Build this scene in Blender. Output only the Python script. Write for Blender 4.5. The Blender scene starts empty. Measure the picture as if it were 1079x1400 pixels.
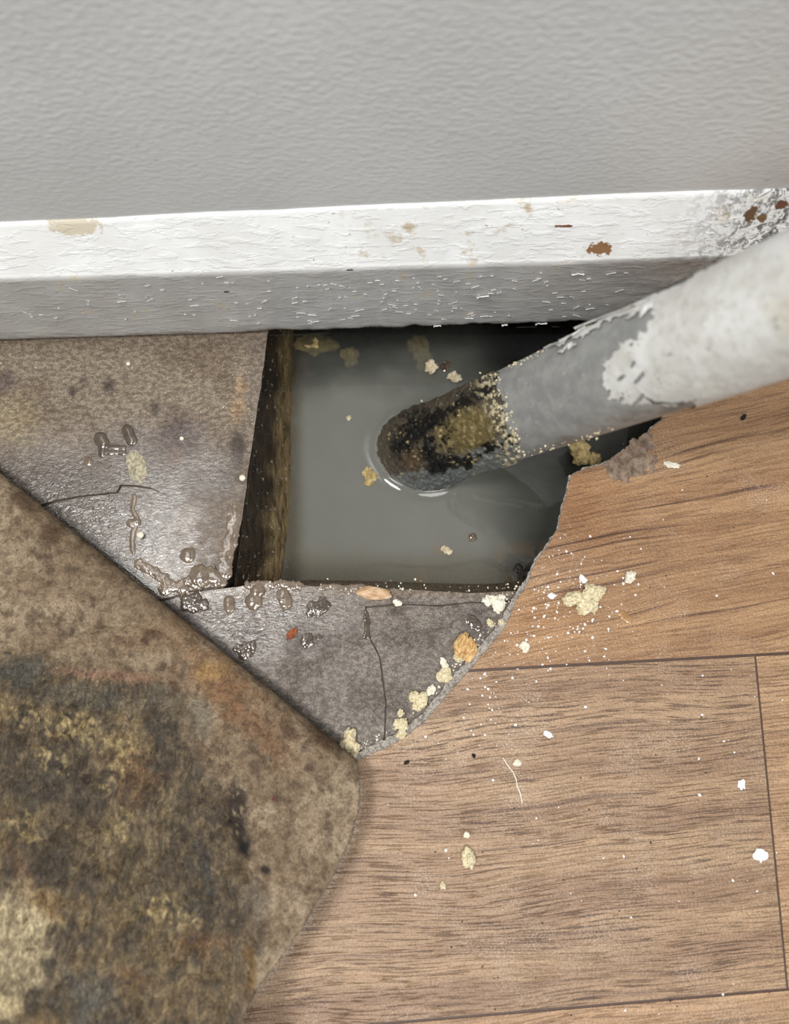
import bpy, bmesh, math, random
import numpy as np
from mathutils import Vector, Matrix, Euler

random.seed(4); RNG = np.random.default_rng(4)
S = bpy.context.scene
C = S.collection

# ------------------------------------------------------------------ camera
W, Hh, F = 1079.0, 1400.0, 1120.0
CAM = Vector((0.0, 0.0, 0.400))
ROT = Euler((math.radians(14.0), 0, 0)).to_matrix() @ Matrix.Rotation(math.radians(-1.75), 3, 'Z')
cam_d = bpy.data.cameras.new('camera')
cam_d.sensor_fit = 'VERTICAL'; cam_d.sensor_height = 24.0
cam_d.lens = 24.0 * F / Hh
cam_d.clip_start = 0.01; cam_d.clip_end = 50
cam_d.dof.use_dof = True; cam_d.dof.focus_distance = 0.40; cam_d.dof.aperture_fstop = 3.8
cam = bpy.data.objects.new('camera', cam_d)
cam.matrix_world = Matrix.Translation(CAM) @ ROT.to_4x4()
C.objects.link(cam); S.camera = cam

# ------------------------------------------------------------------ light
wd = bpy.data.worlds.new('room_light'); S.world = wd; wd.use_nodes = True
bg = wd.node_tree.nodes['Background']
bg.inputs[0].default_value = (0.95, 1.0, 1.03, 1); bg.inputs[1].default_value = 0.52
ld = bpy.data.lights.new('ceiling_lamp', 'AREA'); ld.shape = 'DISK'; ld.size = 0.40
ld.energy = 21.0; ld.color = (1.0, 0.985, 0.95)
lo = bpy.data.objects.new('ceiling_lamp', ld); lo.location = (-0.62, -0.12, 1.9)
lo.rotation_euler = (Vector((0, 0.1, 0)) - lo.location).to_track_quat('-Z', 'Y').to_euler()
C.objects.link(lo)
l2 = bpy.data.lights.new('spot_lamp', 'AREA'); l2.shape = 'DISK'; l2.size = 0.65; l2.energy = 18.0; l2.color = (1.0, 0.98, 0.95)
lo2 = bpy.data.objects.new('spot_lamp', l2); lo2.location = (0.20, -0.55, 1.9)
lo2.rotation_euler = (Vector((0, 0.1, 0)) - lo2.location).to_track_quat('-Z', 'Y').to_euler(); C.objects.link(lo2)
S.view_settings.view_transform = 'Standard'; S.view_settings.look = 'None'
S.view_settings.gamma = 1; S.view_settings.use_curve_mapping = False
S.view_settings.exposure = 0.0
S.cycles.use_denoising = True; S.cycles.denoising_prefilter = 'NONE'

# ------------------------------------------------------------------ helpers
def ray(px, py):
    return ROT @ Vector(((px - W / 2) / F, (Hh / 2 - py) / F, -1.0))
def P(px, py, z=0.0):
    d = ray(px, py); t = (z - CAM.z) / d.z
    return CAM + d * t
def PY(px, py, y):
    d = ray(px, py); t = (y - CAM.y) / d.y
    return CAM + d * t
def PD(px, py, depth):
    return CAM + ray(px, py) * depth
ROTN = np.array(ROT); CAMN = np.array(CAM)
def proj(pts):
    q = (np.asarray(pts) - CAMN) @ ROTN
    return np.stack([W / 2 + F * q[..., 0] / -q[..., 2], Hh / 2 - F * q[..., 1] / -q[..., 2]], -1)
MM = 0.400 / F          # metres per photo pixel on the floor, roughly

def lin(c):
    c = np.asarray(c, float) / 255.0
    return np.where(c <= 0.04045, c / 12.92, ((c + 0.055) / 1.055) ** 2.4)
def L(r, g, b): return tuple(lin((r, g, b))) + (1.0,)

def vnoise(x, y, seed=0):
    xi = np.floor(x).astype(np.int64); yi = np.floor(y).astype(np.int64)
    fx = x - xi; fy = y - yi
    fx = fx * fx * (3 - 2 * fx); fy = fy * fy * (3 - 2 * fy)
    def h(a, b):
        n = (a * 374761393 + b * 668265263 + seed * 974711) & 0x7fffffff
        n = ((n ^ (n >> 13)) * 1274126177) & 0x7fffffff
        return ((n ^ (n >> 16)) & 0xffff) / 65535.0
    return (h(xi, yi) * (1 - fx) + h(xi + 1, yi) * fx) * (1 - fy) + (h(xi, yi + 1) * (1 - fx) + h(xi + 1, yi + 1) * fx) * fy
def fbm(x, y, oct=4, seed=0):
    x = np.asarray(x, float); y = np.asarray(y, float)
    r = np.zeros(np.broadcast(x, y).shape); a = 0.5; t = 0
    for i in range(oct):
        r = r + a * vnoise(x * 2 ** i + 17.3 * i, y * 2 ** i - 9.1 * i, seed + i); t += a; a *= 0.5
    return r / t
def sm(e0, e1, x):
    t = np.clip((x - e0) / (e1 - e0), 0, 1); return t * t * (3 - 2 * t)
def pip(x, y, poly):
    r = np.zeros(x.shape, bool); n = len(poly)
    for i in range(n):
        x1, y1 = poly[i]; x2, y2 = poly[(i + 1) % n]
        c = ((y1 > y) != (y2 > y)) & (x < (x2 - x1) * (y - y1) / (y2 - y1 + 1e-12) + x1)
        r ^= c
    return r
def segd(x, y, pts):
    best = np.full(x.shape, 1e9)
    for (a, b), (c, d) in zip(pts[:-1], pts[1:]):
        vx, vy = c - a, d - b; t = np.clip(((x - a) * vx + (y - b) * vy) / (vx * vx + vy * vy + 1e-12), 0, 1)
        best = np.minimum(best, np.hypot(x - a - t * vx, y - b - t * vy))
    return best

def link(name, me, mat=None, parent=None, label=None, cat=None, group=None, kind=None, smooth=True):
    o = bpy.data.objects.new(name, me); C.objects.link(o)
    if mat: me.materials.append(mat)
    if parent: o.parent = parent
    if label: o['label'] = label
    if cat: o['category'] = cat
    if group: o['group'] = group
    if kind: o['kind'] = kind
    if smooth and len(me.polygons): me.polygons.foreach_set('use_smooth', [True] * len(me.polygons))
    return o
def empty(name, loc, label, cat, group=None, kind=None):
    o = bpy.data.objects.new(name, None); C.objects.link(o); o.location = loc; o.empty_display_size = .02
    o['label'] = label; o['category'] = cat
    if group: o['group'] = group
    if kind: o['kind'] = kind
    return o
def mesh(name, v, f):
    me = bpy.data.meshes.new(name); me.from_pydata([tuple(a) for a in v], [], [tuple(a) for a in f]); me.update(); return me
def grid_faces(nr, nc, wrap=False, keep=None):
    f = []
    for i in range(nr - 1):
        for j in range(nc if wrap else nc - 1):
            k = (j + 1) % nc
            q = (i * nc + j, i * nc + k, (i + 1) * nc + k, (i + 1) * nc + j)
            if keep is None or all(keep[a] for a in q): f.append(q)
    return f
def setcol(me, col, name='col'):
    a = me.color_attributes.new(name, 'FLOAT_COLOR', 'POINT')
    c = np.ones((len(me.vertices), 4), np.float32); col = np.asarray(col)
    if col.ndim == 1: col = np.repeat(col[:, None], 3, 1)
    c[:, :3] = col; a.data.foreach_set('color', c.ravel())
def vco(me):
    a = np.zeros(len(me.vertices) * 3); me.vertices.foreach_get('co', a); return a.reshape(-1, 3)
def resample(pts, step):
    out = []
    for (a, b), (c, d) in zip(pts[:-1], pts[1:]):
        n = max(1, int(math.hypot(c - a, d - b) / step))
        for i in range(n): out.append((a + (c - a) * i / n, b + (d - b) * i / n))
    out.append(tuple(pts[-1])); return out
def jag(pts, step, amp, seed):
    r = resample(pts, step); n = len(r); out = []
    for i, (x, y) in enumerate(r):
        e = 0 if i in (0, n - 1) else 1
        nx = (fbm(np.array(i * .37), np.array(seed * 3.3), 3, seed) - .5) * 2
        ny = (fbm(np.array(i * .37), np.array(seed * 3.3 + 50), 3, seed + 9) - .5) * 2
        out.append((x + float(nx) * amp * e, y + float(ny) * amp * e))
    return out
def slab(name, poly, zt, zb, mat, parent=None, step=0, cuts=(), bev=0, **kw):
    """A flat piece: polygon (world xy) between two heights; cuts = half planes (point, normal) that are removed."""
    bm = bmesh.new()
    vs = [bm.verts.new((x, y, zt)) for x, y in poly]
    f = bm.faces.new(vs)
    if f.normal.z < 0: f.normal_flip()
    bmesh.ops.triangulate(bm, faces=bm.faces[:])
    for co, no in cuts:
        bmesh.ops.bisect_plane(bm, geom=bm.verts[:] + bm.edges[:] + bm.faces[:], plane_co=co, plane_no=no, clear_outer=True)
    if step:
        xs = [v.co.x for v in bm.verts]; ys = [v.co.y for v in bm.verts]
        for k, (a, b) in enumerate(((min(xs), max(xs)), (min(ys), max(ys)))):
            t = a + step
            while t < b:
                co = (t, 0, 0) if k == 0 else (0, t, 0); no = (1, 0, 0) if k == 0 else (0, 1, 0)
                bmesh.ops.bisect_plane(bm, geom=bm.verts[:] + bm.edges[:] + bm.faces[:], plane_co=co, plane_no=no)
                t += step
    bm.normal_update()
    for f in bm.faces:
        if f.normal.z < 0: f.normal_flip()
    be = [e for e in bm.edges if e.is_boundary]
    if bev:
        r = bmesh.ops.extrude_edge_only(bm, edges=be)
        nv = [v for v in r['geom'] if isinstance(v, bmesh.types.BMVert)]
        for v in nv: v.co.z = zt - bev
        be = [e for e in r['geom'] if isinstance(e, bmesh.types.BMEdge)]
    r = bmesh.ops.extrude_edge_only(bm, edges=be)
    for v in r['geom']:
        if isinstance(v, bmesh.types.BMVert): v.co.z = zb
    bmesh.ops.recalc_face_normals(bm, faces=bm.faces[:])
    me = bpy.data.meshes.new(name); bm.to_mesh(me); bm.free()
    o = link(name, me, mat, parent, smooth=False, **kw)
    return o
def wpoly(px, z): return [tuple(P(x, y, z)[:2]) for x, y in px]

# ------------------------------------------------------------------ node helper
class M:
    def __init__(s, name):
        s.m = bpy.data.materials.new(name); s.m.use_nodes = True; s.t = s.m.node_tree; s.t.nodes.clear()
        s.out = s.n('ShaderNodeOutputMaterial')
    def n(s, k): return s.t.nodes.new(k)
    def put(s, sock, v):
        if isinstance(v, bpy.types.NodeSocket): s.t.links.new(v, sock)
        elif v is not None:
            if sock.type == 'RGBA' and not hasattr(v, '__len__'): v = (v, v, v, 1)
            sock.default_value = v
    def co(s, k='Object'): return s.n('ShaderNodeTexCoord').outputs[k]
    def attr(s, a='col'):
        n = s.n('ShaderNodeAttribute'); n.attribute_name = a; return n.outputs['Color']
    def mp(s, v, scale=(1, 1, 1), loc=(0, 0, 0), rot=(0, 0, 0)):
        n = s.n('ShaderNodeMapping'); s.put(n.inputs[0], v)
        n.inputs['Scale'].default_value = scale; n.inputs['Location'].default_value = loc; n.inputs['Rotation'].default_value = rot
        return n.outputs[0]
    def noise(s, v, scale, det=4, rough=.55, dist=0):
        n = s.n('ShaderNodeTexNoise'); s.put(n.inputs['Vector'], v)
        n.inputs['Scale'].default_value = scale; n.inputs['Detail'].default_value = det
        n.inputs['Roughness'].default_value = rough; n.inputs['Distortion'].default_value = dist
        return n.outputs[0]
    def voro(s, v, scale, feat='F1'):
        n = s.n('ShaderNodeTexVoronoi'); n.feature = feat; s.put(n.inputs['Vector'], v); n.inputs['Scale'].default_value = scale
        return n.outputs[0]
    def ma(s, op, a, b=0.5, c=None):
        n = s.n('ShaderNodeMath'); n.operation = op; s.put(n.inputs[0], a); s.put(n.inputs[1], b)
        if c is not None: s.put(n.inputs[2], c)
        return n.outputs[0]
    def ss(s, x, a, b):
        n = s.n('ShaderNodeMapRange'); n.interpolation_type = 'SMOOTHSTEP'; s.put(n.inputs[0], x)
        n.inputs[1].default_value = a; n.inputs[2].default_value = b; return n.outputs[0]
    def rng(s, x, a, b, c, d):
        n = s.n('ShaderNodeMapRange'); s.put(n.inputs[0], x)
        for i, q in enumerate((a, b, c, d)): n.inputs[1 + i].default_value = q
        return n.outputs[0]
    def mix(s, f, a, b, mode='MIX'):
        n = s.n('ShaderNodeMix'); n.data_type = 'RGBA'; n.blend_type = mode
        s.put(n.inputs[0], f); s.put(n.inputs[6], a); s.put(n.inputs[7], b); return n.outputs[2]
    def sep(s, v):
        n = s.n('ShaderNodeSeparateXYZ'); s.put(n.inputs[0], v); return n.outputs
    def blob(s, v, c, rx, ry=None, rz=None, soft=.5):
        ry = ry or rx; rz = rz or rx
        n = s.n('ShaderNodeVectorMath'); n.operation = 'LENGTH'
        s.put(n.inputs[0], s.mp(v, (1 / rx, 1 / ry, 1 / rz), (-c[0] / rx, -c[1] / ry, -c[2] / rz)))
        return s.ss(n.outputs['Value'], 1.0, 1.0 - soft)
    def bump(s, h, d=.001, st=1.0, nrm=None):
        n = s.n('ShaderNodeBump'); s.put(n.inputs['Height'], h); n.inputs['Distance'].default_value = d
        s.put(n.inputs['Strength'], st)
        if nrm is not None: s.put(n.inputs['Normal'], nrm)
        return n.outputs[0]
    def bsdf(s, col, rough=.5, nrm=None, spec=.5, metal=0, coat=0, coat_r=.1, sss=0, ior=1.45):
        n = s.n('ShaderNodeBsdfPrincipled'); i = n.inputs
        s.put(i['Base Color'], col); s.put(i['Roughness'], rough); s.put(i['Specular IOR Level'], spec)
        s.put(i['Metallic'], metal); s.put(i['Coat Weight'], coat); s.put(i['Coat Roughness'], coat_r); i['IOR'].default_value = ior
        if sss:
            i['Subsurface Weight'].default_value = sss; i['Subsurface Radius'].default_value = (.004, .003, .002); i['Subsurface Scale'].default_value = .5
        if nrm is not None: s.put(i['Normal'], nrm)
        s.t.links.new(n.outputs[0], s.out.inputs[0]); return n.outputs[0]

# ------------------------------------------------------------------ key measures
ZV = 0.0025                                   # top of the vinyl; the screed is z = 0
YF = (P(150, 468, 0).y + P(740, 441, 0).y) / 2        # front of the skirting board
ZB1 = PY(540, 366, YF).z                      # top of its front face
BD = 0.0115
ZB2 = PY(540, 281, YF + BD).z                 # top of its chamfer
YW = YF + BD
WZ = -0.034                                   # water level
print('YF', YF, 'ZB1', ZB1, 'ZB2', ZB2, 'wallslope', proj([(-.15, YF, 0), (.1, YF, 0)]))

# ------------------------------------------------------------------ materials
def mat_wall():
    m = M('wall_paint'); v = m.co()
    a = m.noise(m.mp(v, (.8, 1, 1.6)), 330, 3, .45, .2); b = m.noise(m.mp(v, (.35, 1, 1.5)), 620, 2, .5)
    big = m.noise(v, 14, 3, .5)
    h = m.ma('ADD', m.ma('MULTIPLY', m.ss(a, .35, .75), 1.0), m.ma('MULTIPLY', b, .3))
    base = m.mix(m.ss(big, .3, .7), L(207, 207, 205), L(215, 215, 214))
    z = m.sep(v)[2]; x = m.sep(v)[0]
    d1 = m.ma('MULTIPLY', m.ss(x, .10, .22), m.ss(z, ZB2 + .05, ZB2))
    d1 = m.ma('MULTIPLY', d1, m.ss(m.noise(v, 40, 4), .3, .7))
    base = m.mix(m.ma('MULTIPLY', d1, .45), base, L(150, 142, 130))
    sp = m.ss(m.noise(v, 330, 2, .5), .735, .76); sp2 = m.ss(m.noise(v, 20, 2), .45, .6)
    base = m.mix(m.ma('MULTIPLY', m.ma('MULTIPLY', sp, sp2), .5), base, L(110, 100, 90))
    m.bsdf(base, .27, m.bump(h, .00040, m.rng(m.sep(v)[2], ZB2, ZB2 + .07, .22, .42)), .5); return m.m
def mat_skirting():
    m = M('skirting_gloss_paint'); v = m.co(); x, y, z = m.sep(v)
    st = m.noise(m.mp(v, (.12, 1, 1.4)), 900, 3, .6); fl = m.noise(m.mp(v, (.3, 1, 1)), 300, 4, .6, .4)
    big = m.noise(v, 45, 4, .6)
    front = m.ss(z, ZB1 + .0012, ZB1 - .0005)  # overhead light put into the colour: pale bevel, darker front face
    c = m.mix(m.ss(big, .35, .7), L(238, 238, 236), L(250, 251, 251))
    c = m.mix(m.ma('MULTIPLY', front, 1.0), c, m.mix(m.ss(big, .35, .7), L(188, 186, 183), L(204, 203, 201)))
    c = m.mix(m.ma('MULTIPLY', m.ss(m.noise(v, 90, 5, .65), .54, .68), m.ss(m.noise(v, 22, 2), .46, .6)), c, L(205, 190, 165))
    # worn brown specks
    sp = m.ss(m.noise(m.mp(v, (.6, 1, 1)), 420, 3, .6), .69, .72)
    c = m.mix(m.ma('MULTIPLY', sp, m.ss(big, .45, .6)), c, L(115, 95, 75))
    # dirt above the bottom edge
    bot = m.ma('MULTIPLY', m.ss(z, .012, .001), m.ss(m.noise(m.mp(v, (.5, 1, 1)), 150, 5, .65), .40, .62))
    c = m.mix(m.ma('MULTIPLY', bot, .8), c, L(120, 108, 92))
    # mould to the right, by the pipe
    rt = m.ma('MULTIPLY', m.ma('MULTIPLY', m.ss(x, .115, .175), m.ss(x, .36, .24)), m.ss(m.noise(m.mp(v, (1, 1, 1)), 260, 6, .8, .8), .48, .55))
    c = m.mix(m.ma('MULTIPLY', rt, .9), c, L(62, 54, 46))
    rf = m.ma('MULTIPLY', front, m.ss(x, .05, .14))  # pipe's contact shade painted over the right of the front face
    c = m.mix(m.ma('MULTIPLY', rf, m.rng(m.noise(m.mp(v, (.4, 1, 1)), 120, 5, .7), .3, .7, .1, .85)), c, L(112, 104, 96))
    # chips down to the wood
    wob = m.noise(v, 330, 4, .75)
    for (px, py, rx, rz, cc) in ((820, 332, .0058, .0034, L(146, 108, 76)), (772, 312, .0042, .0007, L(120, 70, 48)),
                                 (1028, 298, .0026, .0045, L(105, 78, 55)), (1043, 302, .0022, .002, L(120, 92, 60)), (1070, 290, .003, .002, L(105, 66, 48)),
                                 (96, 304, .005, .0012, L(120, 108, 96)), (425, 287, .0026, .0011, L(48, 46, 42)), (478, 354, .002, .0006, L(70, 60, 52)),
                                 (310, 399, .0016, .0008, L(60, 55, 50)), (462, 288, .0022, .0009, L(80, 76, 70)), (225, 297, .009, .0012, L(160, 148, 130)),
                                 (100, 322, .012, .0045, L(214, 204, 184)), (310, 456, .005, .0015, L(86, 56, 42))):
        zz = PY(px, py, YF + (BD / 2 if py < 366 else 0))
        n = m.n('ShaderNodeVectorMath'); n.operation = 'LENGTH'
        m.put(n.inputs[0], m.mp(v, (1 / rx, 0.01, 1 / rz), (-zz.x / rx, 0, -zz.z / rz)))
        k = m.ss(m.ma('ADD', n.outputs['Value'], m.ma('MULTIPLY', wob, 2.4)), 2.25, 2.1)
        c = m.mix(k, c, cc)
    h = m.ma('ADD', m.ma('MULTIPLY', st, .5), m.ss(fl, .5, .62))
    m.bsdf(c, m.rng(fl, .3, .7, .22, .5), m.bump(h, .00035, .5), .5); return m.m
def mat_concrete():
    m = M('wet_screed'); v = m.co(); a = m.attr('col'); w = m.sep(m.attr('wet'))[0]
    fine = m.noise(v, 1500, 3, .6); mid = m.noise(m.mp(v, (.8, 1.2, 1)), 400, 4, .68, .4); lump = m.noise(m.mp(v, (.7, 1.3, 1)), 350, 3, .5, 1.2)
    c = m.mix(m.ss(fine, .3, .75), m.mix(1, a, L(190, 185, 180), 'MULTIPLY'), m.mix(1, a, (1.42, 1.40, 1.38, 1), 'MULTIPLY'))
    c = m.mix(1.0, c, m.mix(m.ss(mid, .40, .62), (.60, .58, .56, 1), (1.24, 1.24, 1.24, 1)), 'MULTIPLY')
    gr = m.ss(m.noise(v, 1100, 2, .5), .66, .74)
    c = m.mix(m.ma('MULTIPLY', gr, .35), c, L(196, 188, 176))
    h1 = m.ma('ADD', m.ma('MULTIPLY', mid, .5), m.ma('MULTIPLY', fine, .5))
    n1 = m.bump(h1, .0005, m.rng(w, 0, 1, .8, .2))
    n2 = m.bump(m.ma('ADD', lump, m.ma('MULTIPLY', m.noise(v, 1200, 2), .12)), .0011, m.rng(w, 0, 1, .12, .72), n1)
    m.bsdf(c, m.rng(w, 0, 1, .55, .10), n2, m.rng(w, 0, 1, .4, 1.0), coat=m.ma('MULTIPLY', w, .7), coat_r=.06); return m.m
def mat_pit():
    m = M('wet_pit_side'); v = m.co(); a = m.attr('col')
    st = m.noise(m.mp(v, (3, .5, .9)), 160, 5, .7, .5); f = m.noise(v, 700, 4, .65)
    c = m.mix(m.ss(st, .32, .68), m.mix(1, a, (.30, .26, .22, 1), 'MULTIPLY'), m.mix(1, a, (1.5, 1.4, 1.25, 1), 'MULTIPLY'))
    c = m.mix(m.ma('MULTIPLY', m.ss(f, .66, .72), .6), c, L(150, 135, 110))
    c = m.mix(m.ma('MULTIPLY', m.ss(m.noise(v, 380, 2, .5), .67, .70), .75), c, L(176, 166, 142))
    m.bsdf(c, .16, m.bump(m.ma('ADD', st, m.ma('MULTIPLY', f, .5)), .0018, .8), .5); return m.m
def mat_wood(name, hi, lo, dash, ang, dash_amt, lines, dy=1250, damp=()):
    m = M(name); v = m.mp(m.co(), (1, 1, 1), (0, 0, 0), (0, 0, -ang))
    warp = m.noise(m.mp(v, (5, 12, 1)), 1.0, 2, .5)
    vv = m.n('ShaderNodeVectorMath'); vv.operation = 'ADD'; m.put(vv.inputs[0], v)
    cx = m.n('ShaderNodeCombineXYZ'); m.put(cx.inputs[1], m.ma('MULTIPLY', m.ma('SUBTRACT', warp, .5), .030)); m.put(vv.inputs[1], cx.outputs[0])
    u = vv.outputs[0]
    band = m.noise(m.mp(u, (5, 60, 1)), 1, 4, .6); fine = m.noise(m.mp(u, (30, 700, 1)), 1, 3, .6)
    c = m.mix(m.ss(band, .30, .70), L(*lo), L(*hi))
    c = m.mix(1, c, m.mix(m.ss(fine, .3, .7), (.82, .80, .79, 1), (1.10, 1.10, 1.10, 1)), 'MULTIPLY')
    ln = m.ss(m.noise(m.mp(u, (4.5, 330, 1)), 1, 2, .5), .60, .67); lm = m.ss(m.noise(m.mp(u, (14, 60, 1)), 1, 3, .6), .30, .62)
    c = m.mix(m.ma('MULTIPLY', m.ma('MULTIPLY', ln, lm), lines), c, L(*dash))
    ds = m.ss(m.noise(m.mp(u, (48, dy, 1)), 1, 3, .62), .53, .63)
    dm = m.ss(m.noise(m.mp(u, (10, 45, 1)), 1, 4, .65), .34, .58)
    c = m.mix(m.ma('MULTIPLY', m.ma('MULTIPLY', ds, dm), dash_amt), c, L(*dash))
    gr = m.noise(m.co(), 1300, 2, .6)
    c = m.mix(1, c, m.mix(m.ss(gr, .3, .72), (.78, .77, .76, 1), (1.14, 1.14, 1.14, 1)), 'MULTIPLY')
    du = m.ma('MULTIPLY', m.ss(m.noise(m.co(), 26, 5, .65), .47, .72), m.ss(gr, .48, .62))
    c = m.mix(m.ma('MULTIPLY', du, .42), c, L(192, 178, 164))
    for cx_, cy_, rx_, ry_, col_, am_ in damp:
        p_ = P(cx_, cy_, ZV); w_ = m.ma('MULTIPLY', m.blob(m.co(), p_, rx_, ry_, 1, soft=.9), m.rng(m.noise(m.co(), 60, 3), .3, .7, .6 * am_, am_))
        c = m.mix(w_, c, m.mix(1, c, col_ + (1,), 'MULTIPLY'))
    b = m.noise(m.co(), 800, 3, .55)
    m.bsdf(c, m.rng(b, .3, .7, .27, .48), m.bump(m.ma('ADD', b, m.ma('MULTIPLY', ds, -.4)), .0005, .8), .5); return m.m
def mat_felt_edge():
    m = M('felt_backing_edge'); v = m.co(); a = m.noise(v, 900, 4, .7); b = m.noise(v, 300, 3)
    c = m.mix(m.ss(a, .3, .7), L(112, 104, 96), L(196, 188, 178)); c = m.mix(m.ma('MULTIPLY', m.ss(b, .55, .7), .6), c, L(96, 86, 76))
    m.bsdf(c, .9, m.bump(a, .001, 1), .2); return m.m
def mat_core():
    m = M('plank_joint_print'); v = m.co(); a = m.noise(v, 300, 3)
    m.bsdf(m.mix(a, L(62, 44, 36), L(92, 68, 56)), .5); return m.m
def mat_flap():
    m = M('stained_felt_underside'); v = m.co(); a = m.attr('col'); r = m.sep(m.attr('wet'))[0]
    f = m.noise(v, 1000, 4, .7); g = m.noise(v, 260, 5, .7, .4); sp = m.noise(v, 480, 4, .7); s2 = m.noise(v, 150, 5, .7, .3)
    st = m.noise(m.mp(v, (1.0, .42, .6), rot=(0, 0, .3)), 300, 6, .72, 2.0)
    c = m.mix(1, a, m.mix(m.ss(f, .3, .7), (.68, .66, .63, 1), (1.24, 1.24, 1.23, 1)), 'MULTIPLY')
    c = m.mix(1, c, m.mix(m.ss(g, .34, .64), (.62, .58, .54, 1), (1.18, 1.18, 1.16, 1)), 'MULTIPLY')
    c = m.mix(r, c, m.mix(1, c, m.mix(m.ss(st, .38, .64), (.52, .48, .44, 1), (1.36, 1.33, 1.26, 1)), 'MULTIPLY'))
    c = m.mix(m.ma('MULTIPLY', m.ma('MULTIPLY', m.ss(sp, .58, .66), m.ss(s2, .42, .58)), .75), c, L(60, 47, 36))
    m.bsdf(c, m.rng(r, 0, 1, .75, .38), m.bump(m.ma('ADD', m.ma('ADD', g, m.ma('MULTIPLY', f, .35)), m.ma('MULTIPLY', st, m.ma('MULTIPLY', r, .6))), .0010, .8), .4); return m.m
def mat_pvc():
    m = M('grey_pvc'); v = m.co(); a = m.noise(v, 140, 5, .6); s = m.noise(m.mp(v, (1, 1, .2), rot=(.6, .3, .9)), 500, 3, .6); big = m.noise(v, 45, 3)
    c = m.mix(m.ss(a, .3, .7), L(128, 128, 126), L(150, 150, 147)); c = m.mix(m.ma('MULTIPLY', m.ss(s, .62, .72), .5), c, L(176, 176, 174))
    c = m.mix(m.ma('MULTIPLY', m.ss(big, .56, .66), .6), c, L(98, 94, 87))
    m.bsdf(c, .42, m.bump(s, .0002, .5), .45); return m.m
def mat_pipe_paint():
    m = M('white_pipe_paint'); v = m.co(); a = m.noise(v, 55, 5, .6); f = m.noise(v, 300, 4, .65); sp = m.noise(v, 240, 3, .6)
    c = m.mix(m.ss(a, .35, .68), L(196, 194, 188), L(216, 216, 213))
    c = m.mix(m.ma('MULTIPLY', m.ss(f, .50, .66), .5), c, L(172, 167, 157))
    c = m.mix(m.ma('MULTIPLY', m.ss(m.noise(v, 38, 4, .6), .60, .70), .35), c, L(190, 182, 156))
    c = m.mix(m.ma('MULTIPLY', m.ss(sp, .67, .71), .7), c, L(90, 84, 76))
    m.bsdf(c, .45, m.bump(f, .0004, .6), .4); return m.m
def mat_attr(name, rough=.6, bd=.0006, sc=900, var=.35, spec=.4):
    m = M(name); v = m.co(); a = m.attr('col'); f = m.noise(v, sc, 4, .65)
    c = m.mix(1, a, m.mix(m.ss(f, .3, .7), (1 - var,) * 3 + (1,), (1 + var * .5,) * 3 + (1,)), 'MULTIPLY')
    m.bsdf(c, rough, m.bump(f, bd, .8), spec); return m.m
def mat_simple(name, c1, c2, rough=.7, sc=500, bd=.0006, spec=.35, sss=0, bs=.8):
    m = M(name); v = m.co(); f = m.noise(v, sc, 4, .62)
    m.bsdf(m.mix(m.ss(f, .32, .68), L(*c1), L(*c2)), rough, m.bump(f, bd, bs), spec, sss=sss); return m.m
def mat_water():
    m = M('murky_water'); v = m.co(); a = m.attr('col'); k = m.sep(m.attr('wet'))[0]
    n = m.noise(v, 60, 3, .5); rip = m.noise(v, 40, 2, .5)
    df = m.n('ShaderNodeBsdfDiffuse'); m.put(df.inputs[0], m.mix(1, a, m.mix(n, (.92, .92, .92, 1), (1.06, 1.06, 1.06, 1)), 'MULTIPLY'))
    tr = m.n('ShaderNodeBsdfTransparent'); tr.inputs[0].default_value = (.72, .72, .64, 1)
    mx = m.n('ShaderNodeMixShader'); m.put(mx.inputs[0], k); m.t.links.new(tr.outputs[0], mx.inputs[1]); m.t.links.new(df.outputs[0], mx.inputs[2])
    gl = m.n('ShaderNodeBsdfGlossy'); gl.inputs['Roughness'].default_value = .03
    b = m.bump(rip, .0006, .25); m.t.links.new(b, gl.inputs['Normal'])
    fr = m.n('ShaderNodeFresnel'); fr.inputs[0].default_value = 1.36
    m2 = m.n('ShaderNodeMixShader'); m.t.links.new(fr.outputs[0], m2.inputs[0]); m.t.links.new(mx.outputs[0], m2.inputs[1]); m.t.links.new(gl.outputs[0], m2.inputs[2])
    m.t.links.new(m2.outputs[0], m.out.inputs[0]); return m.m

MW, MS, MC, MP = mat_wall(), mat_skirting(), mat_concrete(), mat_pit()
M_A = mat_wood('wood_print_upper_plank', (178, 142, 106), (146, 110, 78), (92, 64, 48), .16, .40, 1.0, 800, damp=((800, 690, .034, .040, (.74, .62, .50), 1.0), (730, 850, .040, .026, (1.16, 1.10, .98), 1.0), (880, 860, .030, .016, (1.12, 1.10, 1.04), 1.0)))
M_B = mat_wood('wood_print_middle_plank', (174, 144, 113), (144, 114, 89), (84, 64, 55), .05, .85, .55)
M_D = mat_wood('wood_print_lower_plank', (184, 150, 116), (158, 124, 93), (96, 72, 58), .06, .65, .45)
M_EDGE, M_CORE, M_FLAP = mat_felt_edge(), mat_core(), mat_flap()
M_PVC, M_PAINT = mat_pvc(), mat_pipe_paint()
M_CRUST = mat_attr('wet_mould_crust', .30, .0005, 900, .35, .5)
M_WATER = mat_water()
M_CRUMB = mat_simple('cream_foam_crumb', (200, 182, 136), (243, 233, 204), .85, 900, .0012)
M_CRUMBW = mat_simple('pale_plaster_crumb', (222, 212, 188), (246, 242, 230), .85, 700, .0007)
M_CRUMBO = mat_simple('ochre_glue_crumb', (176, 132, 80), (226, 192, 136), .55, 500, .0007)
M_MUD = mat_simple('wet_brown_mud', (98, 84, 70), (120, 104, 88), .08, 120, .0003, .8, bs=.12)
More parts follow.
